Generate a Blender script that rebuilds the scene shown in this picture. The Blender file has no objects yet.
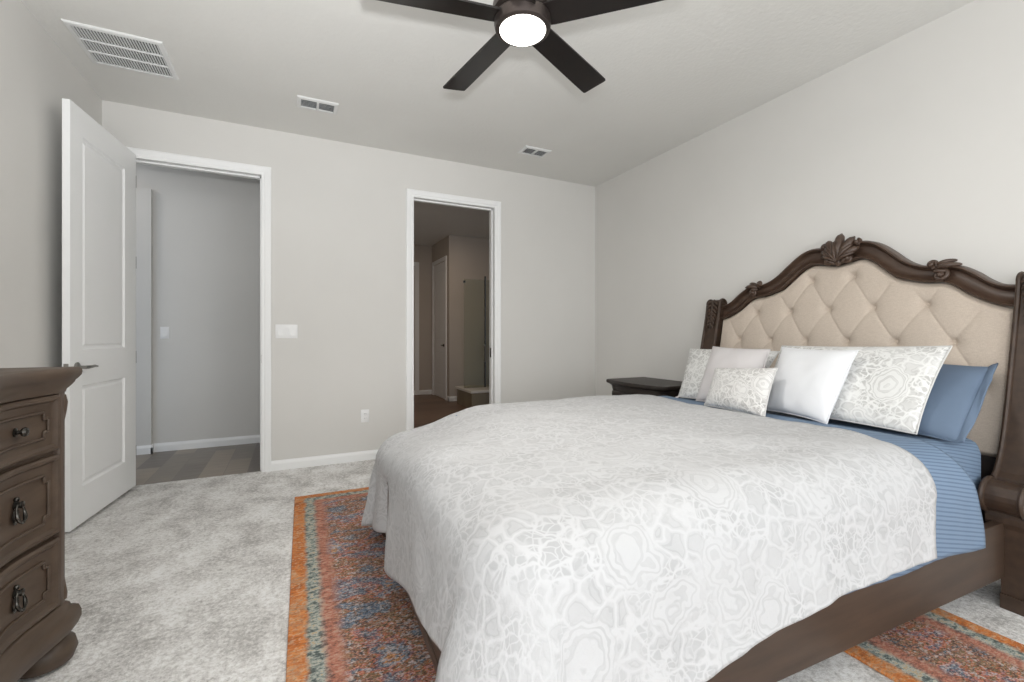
import bpy, bmesh, math, random
from mathutils import Vector, Matrix, noise
random.seed(7)
S = bpy.context.scene
COL = S.collection
PI = math.pi

# ---------------------------------------------------------------- camera
F_PX, YAW = 451.0, math.atan2(219, 451)
cd = bpy.data.cameras.new('camera')
cam = bpy.data.objects.new('camera', cd); COL.objects.link(cam)
cam.location = (0, 0, 1.133)
cam.rotation_euler = (PI/2, 0, -YAW)
cd.sensor_width = 36.0; cd.lens = F_PX/1024*36.0
cd.shift_y = -6.0/1024
cd.clip_start = 0.05
S.camera = cam

# ---------------------------------------------------------------- exposure, world, lights
S.view_settings.view_transform = 'Standard'
S.view_settings.look = 'None'
S.view_settings.gamma = 1.0
S.view_settings.use_curve_mapping = False
S.view_settings.exposure = 0.0
w = bpy.data.worlds.new('world'); S.world = w; w.use_nodes = True
bg = w.node_tree.nodes['Background']
bg.inputs[0].default_value = (0.75, 0.86, 1.0, 1); bg.inputs[1].default_value = 0.7

def area(name, loc, rot, sx, sy, power, col=(1, 1, 1), spread=None):
    l = bpy.data.lights.new(name, 'AREA'); l.shape = 'RECTANGLE'; l.size = sx; l.size_y = sy
    l.energy = power; l.color = col
    if spread: l.spread = spread
    o = bpy.data.objects.new(name, l); COL.objects.link(o); o.location = loc; o.rotation_euler = rot
    return o
DAY = (0.97, 0.985, 1.0)
# daylight through the rear windows behind the photographer, then added side fill
area('window_daylight', (-0.25, -2.57, 1.45), (PI/2, 0, 0), 1.5, 1.7, 36, DAY)
area('window_daylight', (2.15, -2.57, 1.45), (PI/2, 0, 0), 1.5, 1.7, 36, DAY)
area('side_fill_light', (-1.22, -1.2, 1.45), (PI/2, 0, -PI/2), 1.6, 1.7, 60, DAY)  # added fill at an unseen left window, brightens the bed's foot
area('side_fill_light', (3.105, -1.5, 1.45), (PI/2, 0, PI/2), 1.6, 1.7, 16, DAY)  # added fill from the right, brightens the left wall and door
# unseen fill lamps added to brighten the hall and the bathroom
area('hall_fill_light', (-1.9, 4.9, 2.83), (0, 0, 0), 0.35, 0.35, 4.0, (1, 0.92, 0.83))
area('bath_fill_light', (1.9, 6.2, 2.83), (0, 0, 0), 0.4, 0.4, 8, (1, 0.79, 0.60))
# the photographer's flash beside the camera
fl = bpy.data.lights.new('camera_flash', 'SPOT'); fl.energy = 235; fl.color = (0.97, 0.985, 1.0)
fl.spot_size = math.radians(105); fl.spot_blend = 1.0; fl.shadow_soft_size = 0.05
flo = bpy.data.objects.new('camera_flash', fl); COL.objects.link(flo); flo.location = (0.0, -0.06, 1.325)
flo.rotation_euler = (PI/2+math.radians(50), 0, -YAW+0.55)
# bulb of the ceiling fan
area('fan_bulb', (0.882, 1.712, 2.385), (0, 0, 0), 0.16, 0.16, 16, (1, 0.97, 0.92))

# ---------------------------------------------------------------- helpers
def lin(c):
    return tuple(((v/255)/12.92 if v/255 <= 0.04045 else ((v/255+0.055)/1.055)**2.4) for v in c)
MATS = {}
def new_mat(name):
    m = bpy.data.materials.new(name); m.use_nodes = True
    nt = m.node_tree; b = nt.nodes['Principled BSDF']
    MATS[name] = m
    return m, nt, b
def nd(nt, typ, **kw):
    n = nt.nodes.new(typ)
    for k, v in kw.items():
        if k.startswith('i_'):
            n.inputs[k[2:].replace('_', ' ')].default_value = v
        else: setattr(n, k, v)
    return n
def L(nt, a, b): nt.links.new(a, b)
def math_n(nt, op, a, b=None, clamp=False):
    n = nt.nodes.new('ShaderNodeMath'); n.operation = op; n.use_clamp = clamp
    for i, v in enumerate((a, b)):
        if v is None: continue
        if isinstance(v, (int, float)): n.inputs[i].default_value = v
        else: nt.links.new(v, n.inputs[i])
    return n.outputs[0]
def ramp(nt, fac, stops, interp='LINEAR'):
    r = nt.nodes.new('ShaderNodeValToRGB'); r.color_ramp.interpolation = interp
    e = r.color_ramp.elements
    while len(e) < len(stops): e.new(0.5)
    for el, (p, c) in zip(e, stops):
        el.position = p; el.color = (*lin(c), 1) if not isinstance(c, (int, float)) else (c, c, c, 1)
    nt.links.new(fac, r.inputs[0]); return r.outputs[0]
def mixc(nt, fac, a, b, mode='MIX'):
    n = nt.nodes.new('ShaderNodeMix'); n.data_type = 'RGBA'; n.blend_type = mode
    for s, v in ((n.inputs[0], fac), (n.inputs[6], a), (n.inputs[7], b)):
        if isinstance(v, (int, float)): s.default_value = v
        elif isinstance(v, tuple): s.default_value = (*lin(v), 1)
        else: nt.links.new(v, s)
    return n.outputs[2]
def coords(nt, scale=(1, 1, 1), kind='Object', rot=(0, 0, 0)):
    t = nt.nodes.new('ShaderNodeTexCoord'); m = nt.nodes.new('ShaderNodeMapping')
    m.inputs['Scale'].default_value = scale; m.inputs['Rotation'].default_value = rot
    nt.links.new(t.outputs[kind], m.inputs['Vector']); return m.outputs[0]
def noise_t(nt, vec, scale, detail=3, rough=0.5, dist=0.0):
    n = nd(nt, 'ShaderNodeTexNoise'); n.inputs['Scale'].default_value = scale
    n.inputs['Detail'].default_value = detail; n.inputs['Roughness'].default_value = rough
    n.inputs['Distortion'].default_value = dist
    nt.links.new(vec, n.inputs['Vector']); return n.outputs['Fac']
def bump(nt, b, h, strength=0.3, dist=0.01):
    n = nd(nt, 'ShaderNodeBump'); n.inputs['Strength'].default_value = strength; n.inputs['Distance'].default_value = dist
    nt.links.new(h, n.inputs['Height']); nt.links.new(n.outputs[0], b.inputs['Normal'])

def simple(name, c1, c2=None, rough=0.6, metal=0.0, nscale=8, stretch=(1, 1, 1), detail=4, bscale=None, bstr=0.2, bdist=0.004, lo=0.3, hi=0.7, spec=None):
    m, nt, b = new_mat(name)
    v = coords(nt, stretch)
    n = noise_t(nt, v, nscale, detail)
    L(nt, ramp(nt, n, [(lo, c1), (hi, c2 or c1)]), b.inputs['Base Color'])
    b.inputs['Roughness'].default_value = rough; b.inputs['Metallic'].default_value = metal
    if spec is not None: b.inputs['Specular IOR Level'].default_value = spec
    if bscale: bump(nt, b, noise_t(nt, v, bscale, 3), bstr, bdist)
    return m

paint = simple('wall_paint', (219, 217, 213), (222, 220, 216), 0.75, nscale=2, bscale=180, bstr=0.08, bdist=0.002)
ceil_m = simple('ceiling_paint', (226, 225, 221), (229, 228, 224), 0.85, nscale=2, bscale=38, bstr=0.35, bdist=0.006)
trim_m = simple('white_trim_paint', (244, 245, 245), (247, 247, 246), 0.4, nscale=3)
door_m = simple('white_door_paint', (246, 247, 246), (248, 248, 248), 0.42, nscale=3)
wood = simple('weathered_brown_wood', (70, 56, 45), (87, 72, 59), 0.5, nscale=5, stretch=(6, 0.8, 6), detail=6, bscale=20, bstr=0.08, bdist=0.002)
wood_v = simple('brown_wood_upright', (72, 58, 47), (89, 73, 61), 0.48, nscale=5, stretch=(6, 6, 0.8), detail=6, bscale=20, bstr=0.08, bdist=0.002)
bedwood = simple('bed_brown_wood', (56, 42, 32), (70, 53, 41), 0.5, nscale=5, stretch=(0.8, 6, 6), detail=6, bscale=20, bstr=0.08, bdist=0.002)
bedwood_y = simple('bed_brown_wood_arch', (66, 50, 41), (84, 66, 54), 0.38, nscale=5, stretch=(6, 1.2, 6), detail=6, bscale=20, bstr=0.08, bdist=0.002)
darkwood = simple('dark_espresso_wood', (36, 29, 26), (47, 39, 34), 0.45, nscale=5, stretch=(6, 0.8, 6), detail=5)
fanwood = simple('fan_blade_wood', (14, 10, 9), (23, 16, 14), 0.32, nscale=4, stretch=(3, 3, 3), detail=5)
bronze = simple('fan_bronze', (74, 66, 63), (84, 76, 72), 0.38, 0.8, nscale=6)
iron = simple('dark_iron', (58, 56, 53), (96, 93, 88), 0.24, 0.9, nscale=60)
nickel = simple('satin_nickel', (150, 148, 144), (165, 163, 158), 0.3, 1.0, nscale=20)
plastic = simple('white_plastic', (240, 240, 240), (243, 243, 242), 0.35)
ventm = simple('vent_white_metal', (226, 227, 226), (231, 231, 230), 0.45)
dark = simple('dark_opening_shade', (44, 46, 48), (52, 54, 56), 0.9)
shade_grey = simple('grey_opening_shade', (126, 128, 129), (136, 138, 138), 0.9)
louv = simple('grey_louvre', (214, 215, 215), (220, 221, 221), 0.5)
tile_m = simple('bath_tile', (222, 218, 208), (230, 226, 218), 0.3, nscale=6)
shower_t = simple('shower_tile', (132, 120, 98), (150, 138, 116), 0.3, nscale=3, stretch=(1, 1, 0.2))
linen_w = simple('white_linen', (224, 225, 228), (228, 229, 231), 0.9, nscale=6, bscale=500, bstr=0.08, bdist=0.001)
lilac = simple('pale_lilac_linen', (203, 199, 199), (209, 205, 205), 0.85, nscale=6, bscale=400, bstr=0.1, bdist=0.001)
blue_p = simple('blue_cotton', (94, 111, 132), (101, 118, 140), 0.8, nscale=6, bscale=300, bstr=0.08, bdist=0.001)
pink_t = simple('tassel_thread', (222, 214, 214), (232, 226, 226), 0.9, nscale=40)

def upholstery():
    m, nt, b = new_mat('beige_linen')
    v = coords(nt)
    n = noise_t(nt, coords(nt, (40, 40, 400)), 1.5, 2); n2 = noise_t(nt, coords(nt, (400, 400, 40)), 1.5, 2)
    f = math_n(nt, 'ADD', math_n(nt, 'MULTIPLY', n, 0.5), math_n(nt, 'MULTIPLY', n2, 0.5))
    L(nt, ramp(nt, f, [(0.35, (186, 172, 158)), (0.65, (206, 193, 179))]), b.inputs['Base Color'])
    b.inputs['Roughness'].default_value = 0.9
    bump(nt, b, f, 0.12, 0.002)
    return m
linen = upholstery()

def carpet():
    m, nt, b = new_mat('grey_carpet')
    v = coords(nt)
    big = noise_t(nt, coords(nt, (1.25, 1.0, 1), rot=(0, 0, 0.5)), 3.4, 8, 0.74, 0.25)
    fine = noise_t(nt, v, 55, 4, 0.8)
    f = math_n(nt, 'ADD', math_n(nt, 'MULTIPLY', big, 0.52), math_n(nt, 'MULTIPLY', fine, 0.48))
    L(nt, ramp(nt, f, [(0.40, (178, 175, 171)), (0.475, (216, 213, 210)), (0.525, (236, 234, 231)), (0.58, (251, 250, 249))]), b.inputs['Base Color'])
    b.inputs['Roughness'].default_value = 1.0; b.inputs['Specular IOR Level'].default_value = 0.1
    bump(nt, b, noise_t(nt, v, 150, 3, 0.7), 0.7, 0.01)
    return m
carpet_m = carpet()

def planks(name, cols, sx, sy, ang):
    m, nt, b = new_mat(name)
    v = coords(nt, (1, 1, 1), rot=(0, 0, ang))
    br = nd(nt, 'ShaderNodeTexBrick'); L(nt, v, br.inputs['Vector'])
    br.inputs['Scale'].default_value = 1.0; br.inputs['Brick Width'].default_value = sx; br.inputs['Row Height'].default_value = sy
    br.inputs['Mortar Size'].default_value = 0.002; br.offset = 0.37; br.inputs['Bias'].default_value = 0.0
    br.inputs['Color1'].default_value = (0, 0, 0, 1); br.inputs['Color2'].default_value = (1, 1, 1, 1); br.inputs['Mortar'].default_value = (0.2, 0.2, 0.2, 1)
    n = noise_t(nt, coords(nt, (2, 14, 1), rot=(0, 0, ang)), 3, 6)
    f = math_n(nt, 'ADD', math_n(nt, 'MULTIPLY', br.outputs['Color'], 0.5), math_n(nt, 'MULTIPLY', n, 0.5))
    L(nt, ramp(nt, f, [(0.2, cols[0]), (0.5, cols[1]), (0.85, cols[2])]), b.inputs['Base Color'])
    b.inputs['Roughness'].default_value = 0.4
    return m
hallwood = planks('grey_wood_planks', [(112, 106, 101), (135, 128, 120), (165, 152, 138)], 1.2, 0.17, PI/2)
bathfl = planks('brown_bath_floor', [(112, 90, 76), (126, 102, 86), (138, 112, 96)], 0.9, 0.3, 0)

def rug_mat(name, hx, hy):
    m, nt, b = new_mat(name)
    v = coords(nt)
    sp = nd(nt, 'ShaderNodeSeparateXYZ'); L(nt, v, sp.inputs[0])
    ex = math_n(nt, 'SUBTRACT', hx, math_n(nt, 'ABSOLUTE', sp.outputs[0]))
    ey = math_n(nt, 'SUBTRACT', hy, math_n(nt, 'ABSOLUTE', sp.outputs[1]))
    d = math_n(nt, 'MINIMUM', ex, ey)
    wob = noise_t(nt, v, 14, 4, 0.7)
    d = math_n(nt, 'ADD', d, math_n(nt, 'MULTIPLY', math_n(nt, 'SUBTRACT', wob, 0.5), 0.05))
    # field: patches of colour in blocks, broken up by weft-wise streaks
    blk = noise_t(nt, coords(nt, (1.2, 1.9, 1)), 3.4, 3, 0.55, 0.5)
    stk = noise_t(nt, coords(nt, (20, 55, 1)), 1.5, 4, 0.75)
    fin = noise_t(nt, coords(nt, (1, 1.6, 1)), 38, 3, 0.7)
    f = math_n(nt, 'ADD', math_n(nt, 'MULTIPLY', blk, 0.66), math_n(nt, 'ADD', math_n(nt, 'MULTIPLY', stk, 0.17), math_n(nt, 'MULTIPLY', fin, 0.17)))
    field = ramp(nt, f, [(0.32, (196, 186, 170)), (0.36, (84, 96, 116)), (0.40, (128, 148, 168)), (0.43, (92, 92, 92)), (0.46, (190, 128, 106)), (0.485, (118, 112, 84)), (0.51, (200, 116, 80)),
                         (0.535, (182, 130, 128)), (0.56, (96, 104, 122)), (0.59, (150, 166, 180)), (0.62, (208, 134, 74)), (0.66, (204, 168, 104)), (0.70, (140, 82, 84))])
    spk = noise_t(nt, coords(nt, (1, 1.5, 1)), 62, 2, 0.6)
    field = mixc(nt, math_n(nt, 'MULTIPLY', ramp(nt, spk, [(0.53, 0.0), (0.62, 1.0)]), 0.72), field, (62, 56, 62))
    spk2 = noise_t(nt, coords(nt, (1.0, 1.3, 1)), 52, 2, 0.6)
    field = mixc(nt, math_n(nt, 'MULTIPLY', ramp(nt, spk2, [(0.55, 0.0), (0.64, 1.0)]), 0.75), field, (206, 198, 196))
    field = mixc(nt, 0.10, field, (128, 118, 110))
    spk3 = noise_t(nt, coords(nt, (1.0, 1.6, 1)), 110, 2, 0.6)
    field = mixc(nt, math_n(nt, 'MULTIPLY', ramp(nt, spk3, [(0.52, 0.0), (0.62, 1.0)]), 0.55), field, (70, 66, 58))
    field = mixc(nt, math_n(nt, 'MULTIPLY', ramp(nt, spk3, [(0.36, 1.0), (0.45, 0.0)]), 0.45), field, (214, 190, 172))
    mott = ramp(nt, fin, [(0.40, 0.0), (0.60, 1.0)])
    org = ramp(nt, math_n(nt, 'ADD', math_n(nt, 'MULTIPLY', stk, 0.5), math_n(nt, 'MULTIPLY', blk, 0.5)), [(0.38, (150, 96, 70)), (0.47, (206, 120, 62)), (0.53, (222, 150, 92)), (0.60, (196, 160, 128))])
    org = mixc(nt, math_n(nt, 'MULTIPLY', mott, 0.55), org, (182, 112, 74))
    org = mixc(nt, math_n(nt, 'MULTIPLY', ramp(nt, spk2, [(0.55, 0.0), (0.64, 1.0)]), 0.6), org, (214, 182, 150))
    org = mixc(nt, math_n(nt, 'MULTIPLY', ramp(nt, spk, [(0.55, 0.0), (0.64, 1.0)]), 0.35), org, (112, 84, 66))
    tea = ramp(nt, fin, [(0.38, (92, 100, 98)), (0.48, (142, 150, 144)), (0.56, (186, 188, 178)), (0.64, (190, 170, 140))])
    red = ramp(nt, math_n(nt, 'ADD', math_n(nt, 'MULTIPLY', stk, 0.5), math_n(nt, 'MULTIPLY', fin, 0.5)), [(0.38, (110, 84, 78)), (0.5, (186, 124, 104)), (0.6, (196, 160, 140))])
    c = mixc(nt, ramp(nt, d, [(0.056, 0.0), (0.072, 1.0)]), org, tea)
    c = mixc(nt, ramp(nt, d, [(0.110, 0.0), (0.135, 1.0)]), c, red)
    c = mixc(nt, ramp(nt, d, [(0.160, 0.0), (0.20, 1.0)]), c, field)
    L(nt, c, b.inputs['Base Color'])
    b.inputs['Roughness'].default_value = 1.0; b.inputs['Specular IOR Level'].default_value = 0.1
    bump(nt, b, noise_t(nt, v, 120, 3, 0.7), 0.8, 0.008)
    return m

def damask(name, scale, base=(192, 192, 193), ink=(172, 172, 173)):
    m, nt, b = new_mat(name)
    uv0 = coords(nt, (scale, scale, scale), 'UV')
    ns = nd(nt, 'ShaderNodeTexNoise'); ns.inputs['Scale'].default_value = 2.2; ns.inputs['Detail'].default_value = 1; L(nt, uv0, ns.inputs['Vector'])
    vs = nd(nt, 'ShaderNodeVectorMath', operation='SUBTRACT'); L(nt, ns.outputs['Color'], vs.inputs[0]); vs.inputs[1].default_value = (0.5, 0.5, 0.5)
    vm = nd(nt, 'ShaderNodeVectorMath', operation='SCALE'); L(nt, vs.outputs[0], vm.inputs[0]); vm.inputs['Scale'].default_value = 0.14
    va = nd(nt, 'ShaderNodeVectorMath', operation='ADD'); L(nt, uv0, va.inputs[0]); L(nt, vm.outputs[0], va.inputs[1])
    n2 = nd(nt, 'ShaderNodeTexNoise'); n2.inputs['Scale'].default_value = 11; n2.inputs['Detail'].default_value = 1; L(nt, uv0, n2.inputs['Vector'])
    s2 = nd(nt, 'ShaderNodeVectorMath', operation='SUBTRACT'); L(nt, n2.outputs['Color'], s2.inputs[0]); s2.inputs[1].default_value = (0.5, 0.5, 0.5)
    m2 = nd(nt, 'ShaderNodeVectorMath', operation='SCALE'); L(nt, s2.outputs[0], m2.inputs[0]); m2.inputs['Scale'].default_value = 0.085
    a2 = nd(nt, 'ShaderNodeVectorMath', operation='ADD'); L(nt, va.outputs[0], a2.inputs[0]); L(nt, m2.outputs[0], a2.inputs[1])
    uv = a2.outputs[0]
    v1 = nd(nt, 'ShaderNodeTexVoronoi'); v1.inputs['Scale'].default_value = 2.3; v1.inputs['Randomness'].default_value = 0.8; L(nt, uv, v1.inputs['Vector'])
    v2 = nd(nt, 'ShaderNodeTexVoronoi', feature='DISTANCE_TO_EDGE'); v2.inputs['Scale'].default_value = 9.0; L(nt, uv, v2.inputs['Vector'])
    v3 = nd(nt, 'ShaderNodeTexVoronoi', feature='DISTANCE_TO_EDGE'); v3.inputs['Scale'].default_value = 22.0; L(nt, uv, v3.inputs['Vector'])
    d1 = v1.outputs['Distance']
    # medallions: a few broad concentric rings round a pale eye
    rings = ramp(nt, math_n(nt, 'SINE', math_n(nt, 'MULTIPLY', d1, 44)), [(0.15, 0.15), (0.55, 0.8), (0.9, 0.55)])
    # leaf-like cells parted by a network of white lines, finer cells inside the coarse ones
    coarse = ramp(nt, v2.outputs['Distance'], [(0.03, 0.0), (0.085, 1.0)])
    inner = ramp(nt, v2.outputs['Distance'], [(0.13, 0.0), (0.15, 1.0), (0.19, 1.0), (0.21, 0.25)])
    fine_ = ramp(nt, v3.outputs['Distance'], [(0.03, 0.15), (0.12, 1.0)])
    cell = mixc(nt, ramp(nt, noise_t(nt, uv0, 4.5, 1), [(0.46, 0.0), (0.54, 1.0)]), mixc(nt, 1.0, coarse, fine_, 'MULTIPLY'), mixc(nt, 0.5, coarse, mixc(nt, 1.0, coarse, inner, 'MULTIPLY')))
    # thin contour lines that echo round each medallion
    echo = ramp(nt, math_n(nt, 'SINE', math_n(nt, 'MULTIPLY', math_n(nt, 'ADD', d1, math_n(nt, 'MULTIPLY', noise_t(nt, uv0, 9, 2), 0.12)), 105)), [(0.2, 0.1), (0.6, 0.75)])
    pat = mixc(nt, ramp(nt, d1, [(0.30, 0.0), (0.33, 1.0)]), rings, echo)
    pat = mixc(nt, ramp(nt, d1, [(0.40, 0.0), (0.47, 1.0)]), pat, cell)
    msk = ramp(nt, noise_t(nt, uv0, 3.0, 3), [(0.35, 0.5), (0.6, 1.0)])
    pat = mixc(nt, 1.0, pat, msk, 'MULTIPLY')
    L(nt, mixc(nt, pat, base, ink), b.inputs['Base Color'])
    b.inputs['Roughness'].default_value = 0.9; b.inputs['Specular IOR Level'].default_value = 0.2
    hs = math_n(nt, 'ADD', noise_t(nt, uv0, 14, 4, 0.6), math_n(nt, 'MULTIPLY', noise_t(nt, uv0, 300, 2), 0.1))
    bump(nt, b, hs, 0.38, 0.014)
    return m
duvet_m = damask('duvet_damask', 1.9)
sham_m = damask('sham_damask', 2.0, (228, 228, 226), (184, 183, 181))
lumbar_m = damask('lumbar_damask', 2.6, (226, 225, 223), (180, 178, 176))

def stripe(name):
    m, nt, b = new_mat(name)
    v = coords(nt)
    sp = nd(nt, 'ShaderNodeSeparateXYZ'); L(nt, v, sp.inputs[0])
    s = math_n(nt, 'ADD', math_n(nt, 'MULTIPLY', sp.outputs[0], 0.20), math_n(nt, 'ADD', math_n(nt, 'MULTIPLY', sp.outputs[1], 0.42), math_n(nt, 'MULTIPLY', sp.outputs[2], 0.92)))
    wv = math_n(nt, 'SINE', math_n(nt, 'MULTIPLY', s, 2*PI/0.0150))
    k = ramp(nt, math_n(nt, 'MULTIPLY', math_n(nt, 'ADD', wv, 1.0), 0.5), [(0.25, (86, 104, 127)), (0.42, (112, 131, 153))])
    n = noise_t(nt, v, 9, 3)
    L(nt, mixc(nt, math_n(nt, 'MULTIPLY', n, 0.3), k, (120, 148, 180)), b.inputs['Base Color'])
    b.inputs['Roughness'].default_value = 0.75
    bump(nt, b, noise_t(nt, v, 25, 3), 0.15, 0.01)
    return m
stripe_m = stripe('blue_pinstripe_cotton')

def emit(name, col, s):
    m, nt, b = new_mat(name)
    b.inputs['Base Color'].default_value = (*lin(col), 1)
    b.inputs['Emission Color'].default_value = (*lin(col), 1); b.inputs['Emission Strength'].default_value = s
    return m
lens_m = emit('lit_lens', (255, 250, 242), 3.0)
def glass(name, tint=(215, 225, 215)):
    m, nt, b = new_mat(name)
    out = nt.nodes['Material Output']
    tr = nd(nt, 'ShaderNodeBsdfTransparent'); tr.inputs[0].default_value = (*lin(tint), 1)
    gl = nd(nt, 'ShaderNodeBsdfGlossy'); gl.inputs['Roughness'].default_value = 0.03; gl.inputs[0].default_value = (0.45, 0.45, 0.42, 1)
    fr = nd(nt, 'ShaderNodeFresnel'); mx = nd(nt, 'ShaderNodeMixShader')
    L(nt, fr.outputs[0], mx.inputs[0]); L(nt, tr.outputs[0], mx.inputs[1]); L(nt, gl.outputs[0], mx.inputs[2])
    L(nt, mx.outputs[0], out.inputs[0])
    return m
glass_m = glass('clear_glass', (238, 238, 230))
win_glass = glass('window_glass', (245, 248, 248))

class B:
    """collects geometry for ONE mesh object"""
    def __init__(s): s.bm = bmesh.new(); s.uv = None
    def face(s, vs):
        try: return s.bm.faces.new(vs)
        except ValueError: return None
    def box(s, x0, x1, y0, y1, z0, z1, bev=0.0, seg=2):
        V = [s.bm.verts.new((x, y, z)) for x in (x0, x1) for y in (y0, y1) for z in (z0, z1)]
        fs = [s.face([V[i] for i in q]) for q in ((0, 1, 3, 2), (4, 6, 7, 5), (0, 4, 5, 1), (2, 3, 7, 6), (0, 2, 6, 4), (1, 5, 7, 3))]
        if bev > 0:
            es = list({e for f in fs for e in f.edges})
            bmesh.ops.bevel(s.bm, geom=es, offset=bev, segments=seg, profile=0.5, affect='EDGES', clamp_overlap=True)
        return s
    def rings(s, R, close_u=True, cap=True):
        """R: list of rings (lists of points), lofted"""
        VV = [[s.bm.verts.new(p) for p in r] for r in R]
        n = len(R[0])
        for a, b in zip(VV[:-1], VV[1:]):
            for i in range(n if close_u else n-1):
                j = (i+1) % n
                s.face([a[i], a[j], b[j], b[i]])
        if cap:
            s.face(list(reversed(VV[0]))); s.face(VV[-1])
        return VV
    def lathe(s, prof, c, n=28, axis='z', cap=True):
        R = []
        for r, h in prof:
            ring = []
            for i in range(n):
                a = 2*PI*i/n; u, v = max(r, 1e-4)*math.cos(a), max(r, 1e-4)*math.sin(a)
                p = {'z': (u, v, h), 'x': (h, u, v), 'y': (v, h, u)}[axis]
                ring.append((c[0]+p[0], c[1]+p[1], c[2]+p[2]))
            R.append(ring)
        s.rings(R, True, cap); return s
    def tube(s, pts, rad, n=10, closed=False):
        P = [Vector(p) for p in pts]; m = len(P)
        rr = rad if isinstance(rad, (list, tuple)) else [rad]*m
        R = []; prev = None
        for i in range(m):
            if closed: t = (P[(i+1) % m]-P[i-1])
            else: t = P[min(i+1, m-1)]-P[max(i-1, 0)]
            t = t.normalized() if t.length > 1e-9 else Vector((0, 0, 1))
            if prev is None:
                a = Vector((0, 0, 1)) if abs(t.z) < 0.9 else Vector((1, 0, 0))
                nx = t.cross(a).normalized()
            else:
                nx = (prev - t*prev.dot(t)); nx = nx.normalized() if nx.length > 1e-6 else t.orthogonal().normalized()
            prev = nx; ny = t.cross(nx)
            R.append([P[i]+nx*(rr[i]*math.cos(2*PI*k/n))+ny*(rr[i]*math.sin(2*PI*k/n)) for k in range(n)])
        if closed: R.append(R[0])
        s.rings(R, True, not closed); return s
    def ball(s, c, r, n=14, sq=(1, 1, 1)):
        mt = Matrix.Translation(c) @ Matrix.Diagonal((r*sq[0], r*sq[1], r*sq[2], 1))
        bmesh.ops.create_uvsphere(s.bm, u_segments=n, v_segments=max(6, n//2), radius=1, matrix=mt); return s
    def prism(s, poly, fn, a, b):
        """poly 2-D points; fn(u,v,w)->3-D; extruded from w=a to w=b"""
        s.rings([[fn(u, v, a) for u, v in poly], [fn(u, v, b) for u, v in poly]]); return s
    def grid(s, fn, nu, nv, uvfn=None, wrap=False):
        V = [[s.bm.verts.new(fn(i, j)) for j in range(nv)] for i in range(nu)]
        for i in range(nu-1):
            for j in range(nv-1):
                s.face([V[i][j], V[i+1][j], V[i+1][j+1], V[i][j+1]])
        return V
    def xf(s, M, first=0):
        for v in list(s.bm.verts)[first:]: v.co = M @ v.co
        return s
    def build(s, name, mat, parent=None, smooth=False, base=None, frame=None, merge=0.0, recalc=True, angle=40):
        if merge: bmesh.ops.remove_doubles(s.bm, verts=s.bm.verts, dist=merge)
        if recalc: bmesh.ops.recalc_face_normals(s.bm, faces=s.bm.faces)
        off = Vector(BASE[parent.name]) if parent is not None else Vector(base or (0, 0, 0))
        for v in s.bm.verts: v.co -= off
        me = bpy.data.meshes.new(name); s.bm.to_mesh(me); s.bm.free()
        o = bpy.data.objects.new(name, me); COL.objects.link(o)
        me.materials.append(mat)
        if smooth:
            me.polygons.foreach_set('use_smooth', [True]*len(me.polygons))
            try: me.set_sharp_from_angle(angle=math.radians(angle))
            except Exception: pass
        if parent is not None: o.parent = parent
        else: o.matrix_world = (frame or Matrix()) @ Matrix.Translation(off)
        BASE[o.name] = tuple(off)
        return o
BASE = {}
def tag(o, label=None, cat=None, group=None, kind=None):
    if label: o['label'] = label
    if cat: o['category'] = cat
    if group: o['group'] = group
    if kind: o['kind'] = kind
    return o
def thing(name, label, cat, base, group=None, frame=None, kind=None):
    o = bpy.data.objects.new(name, None); COL.objects.link(o); o.empty_display_size = 0.1
    o.matrix_world = (frame or Matrix()) @ Matrix.Translation(base)
    BASE[o.name] = tuple(base)
    return tag(o, label, cat, group, kind)
def struct(name, b, mat, label=None, parent=None, smooth=False, cat=None, **kw):
    o = b.build(name, mat, parent, smooth, **kw)
    if parent is None: o['kind'] = 'structure'
    if label: o['label'] = label
    if cat: o['category'] = cat
    return o
def interp(x, pts):
    if x <= pts[0][0]: return pts[0][1]
    for (a, fa), (b, fb) in zip(pts[:-1], pts[1:]):
        if x <= b: return fa+(fb-fa)*(x-a)/(b-a)
    return pts[-1][1]
def smooth_interp(x, pts):     # Catmull-Rom through points with growing x
    n = len(pts)
    if x <= pts[0][0]: return pts[0][1]
    if x >= pts[-1][0]: return pts[-1][1]
    for i in range(n-1):
        if x <= pts[i+1][0]: break
    x0, y0 = pts[i]; x1, y1 = pts[i+1]
    m0 = (y1-pts[i-1][1])/(x1-pts[i-1][0]) if i > 0 else (y1-y0)/(x1-x0)
    m1 = (pts[i+2][1]-y0)/(pts[i+2][0]-x0) if i < n-2 else (y1-y0)/(x1-x0)
    h = x1-x0; t = (x-x0)/h
    return (2*t**3-3*t**2+1)*y0+(t**3-2*t**2+t)*h*m0+(-2*t**3+3*t**2)*y1+(t**3-t**2)*h*m1
def sstep(a, b, x):
    t = min(1, max(0, (x-a)/(b-a))); return t*t*(3-2*t)

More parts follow.
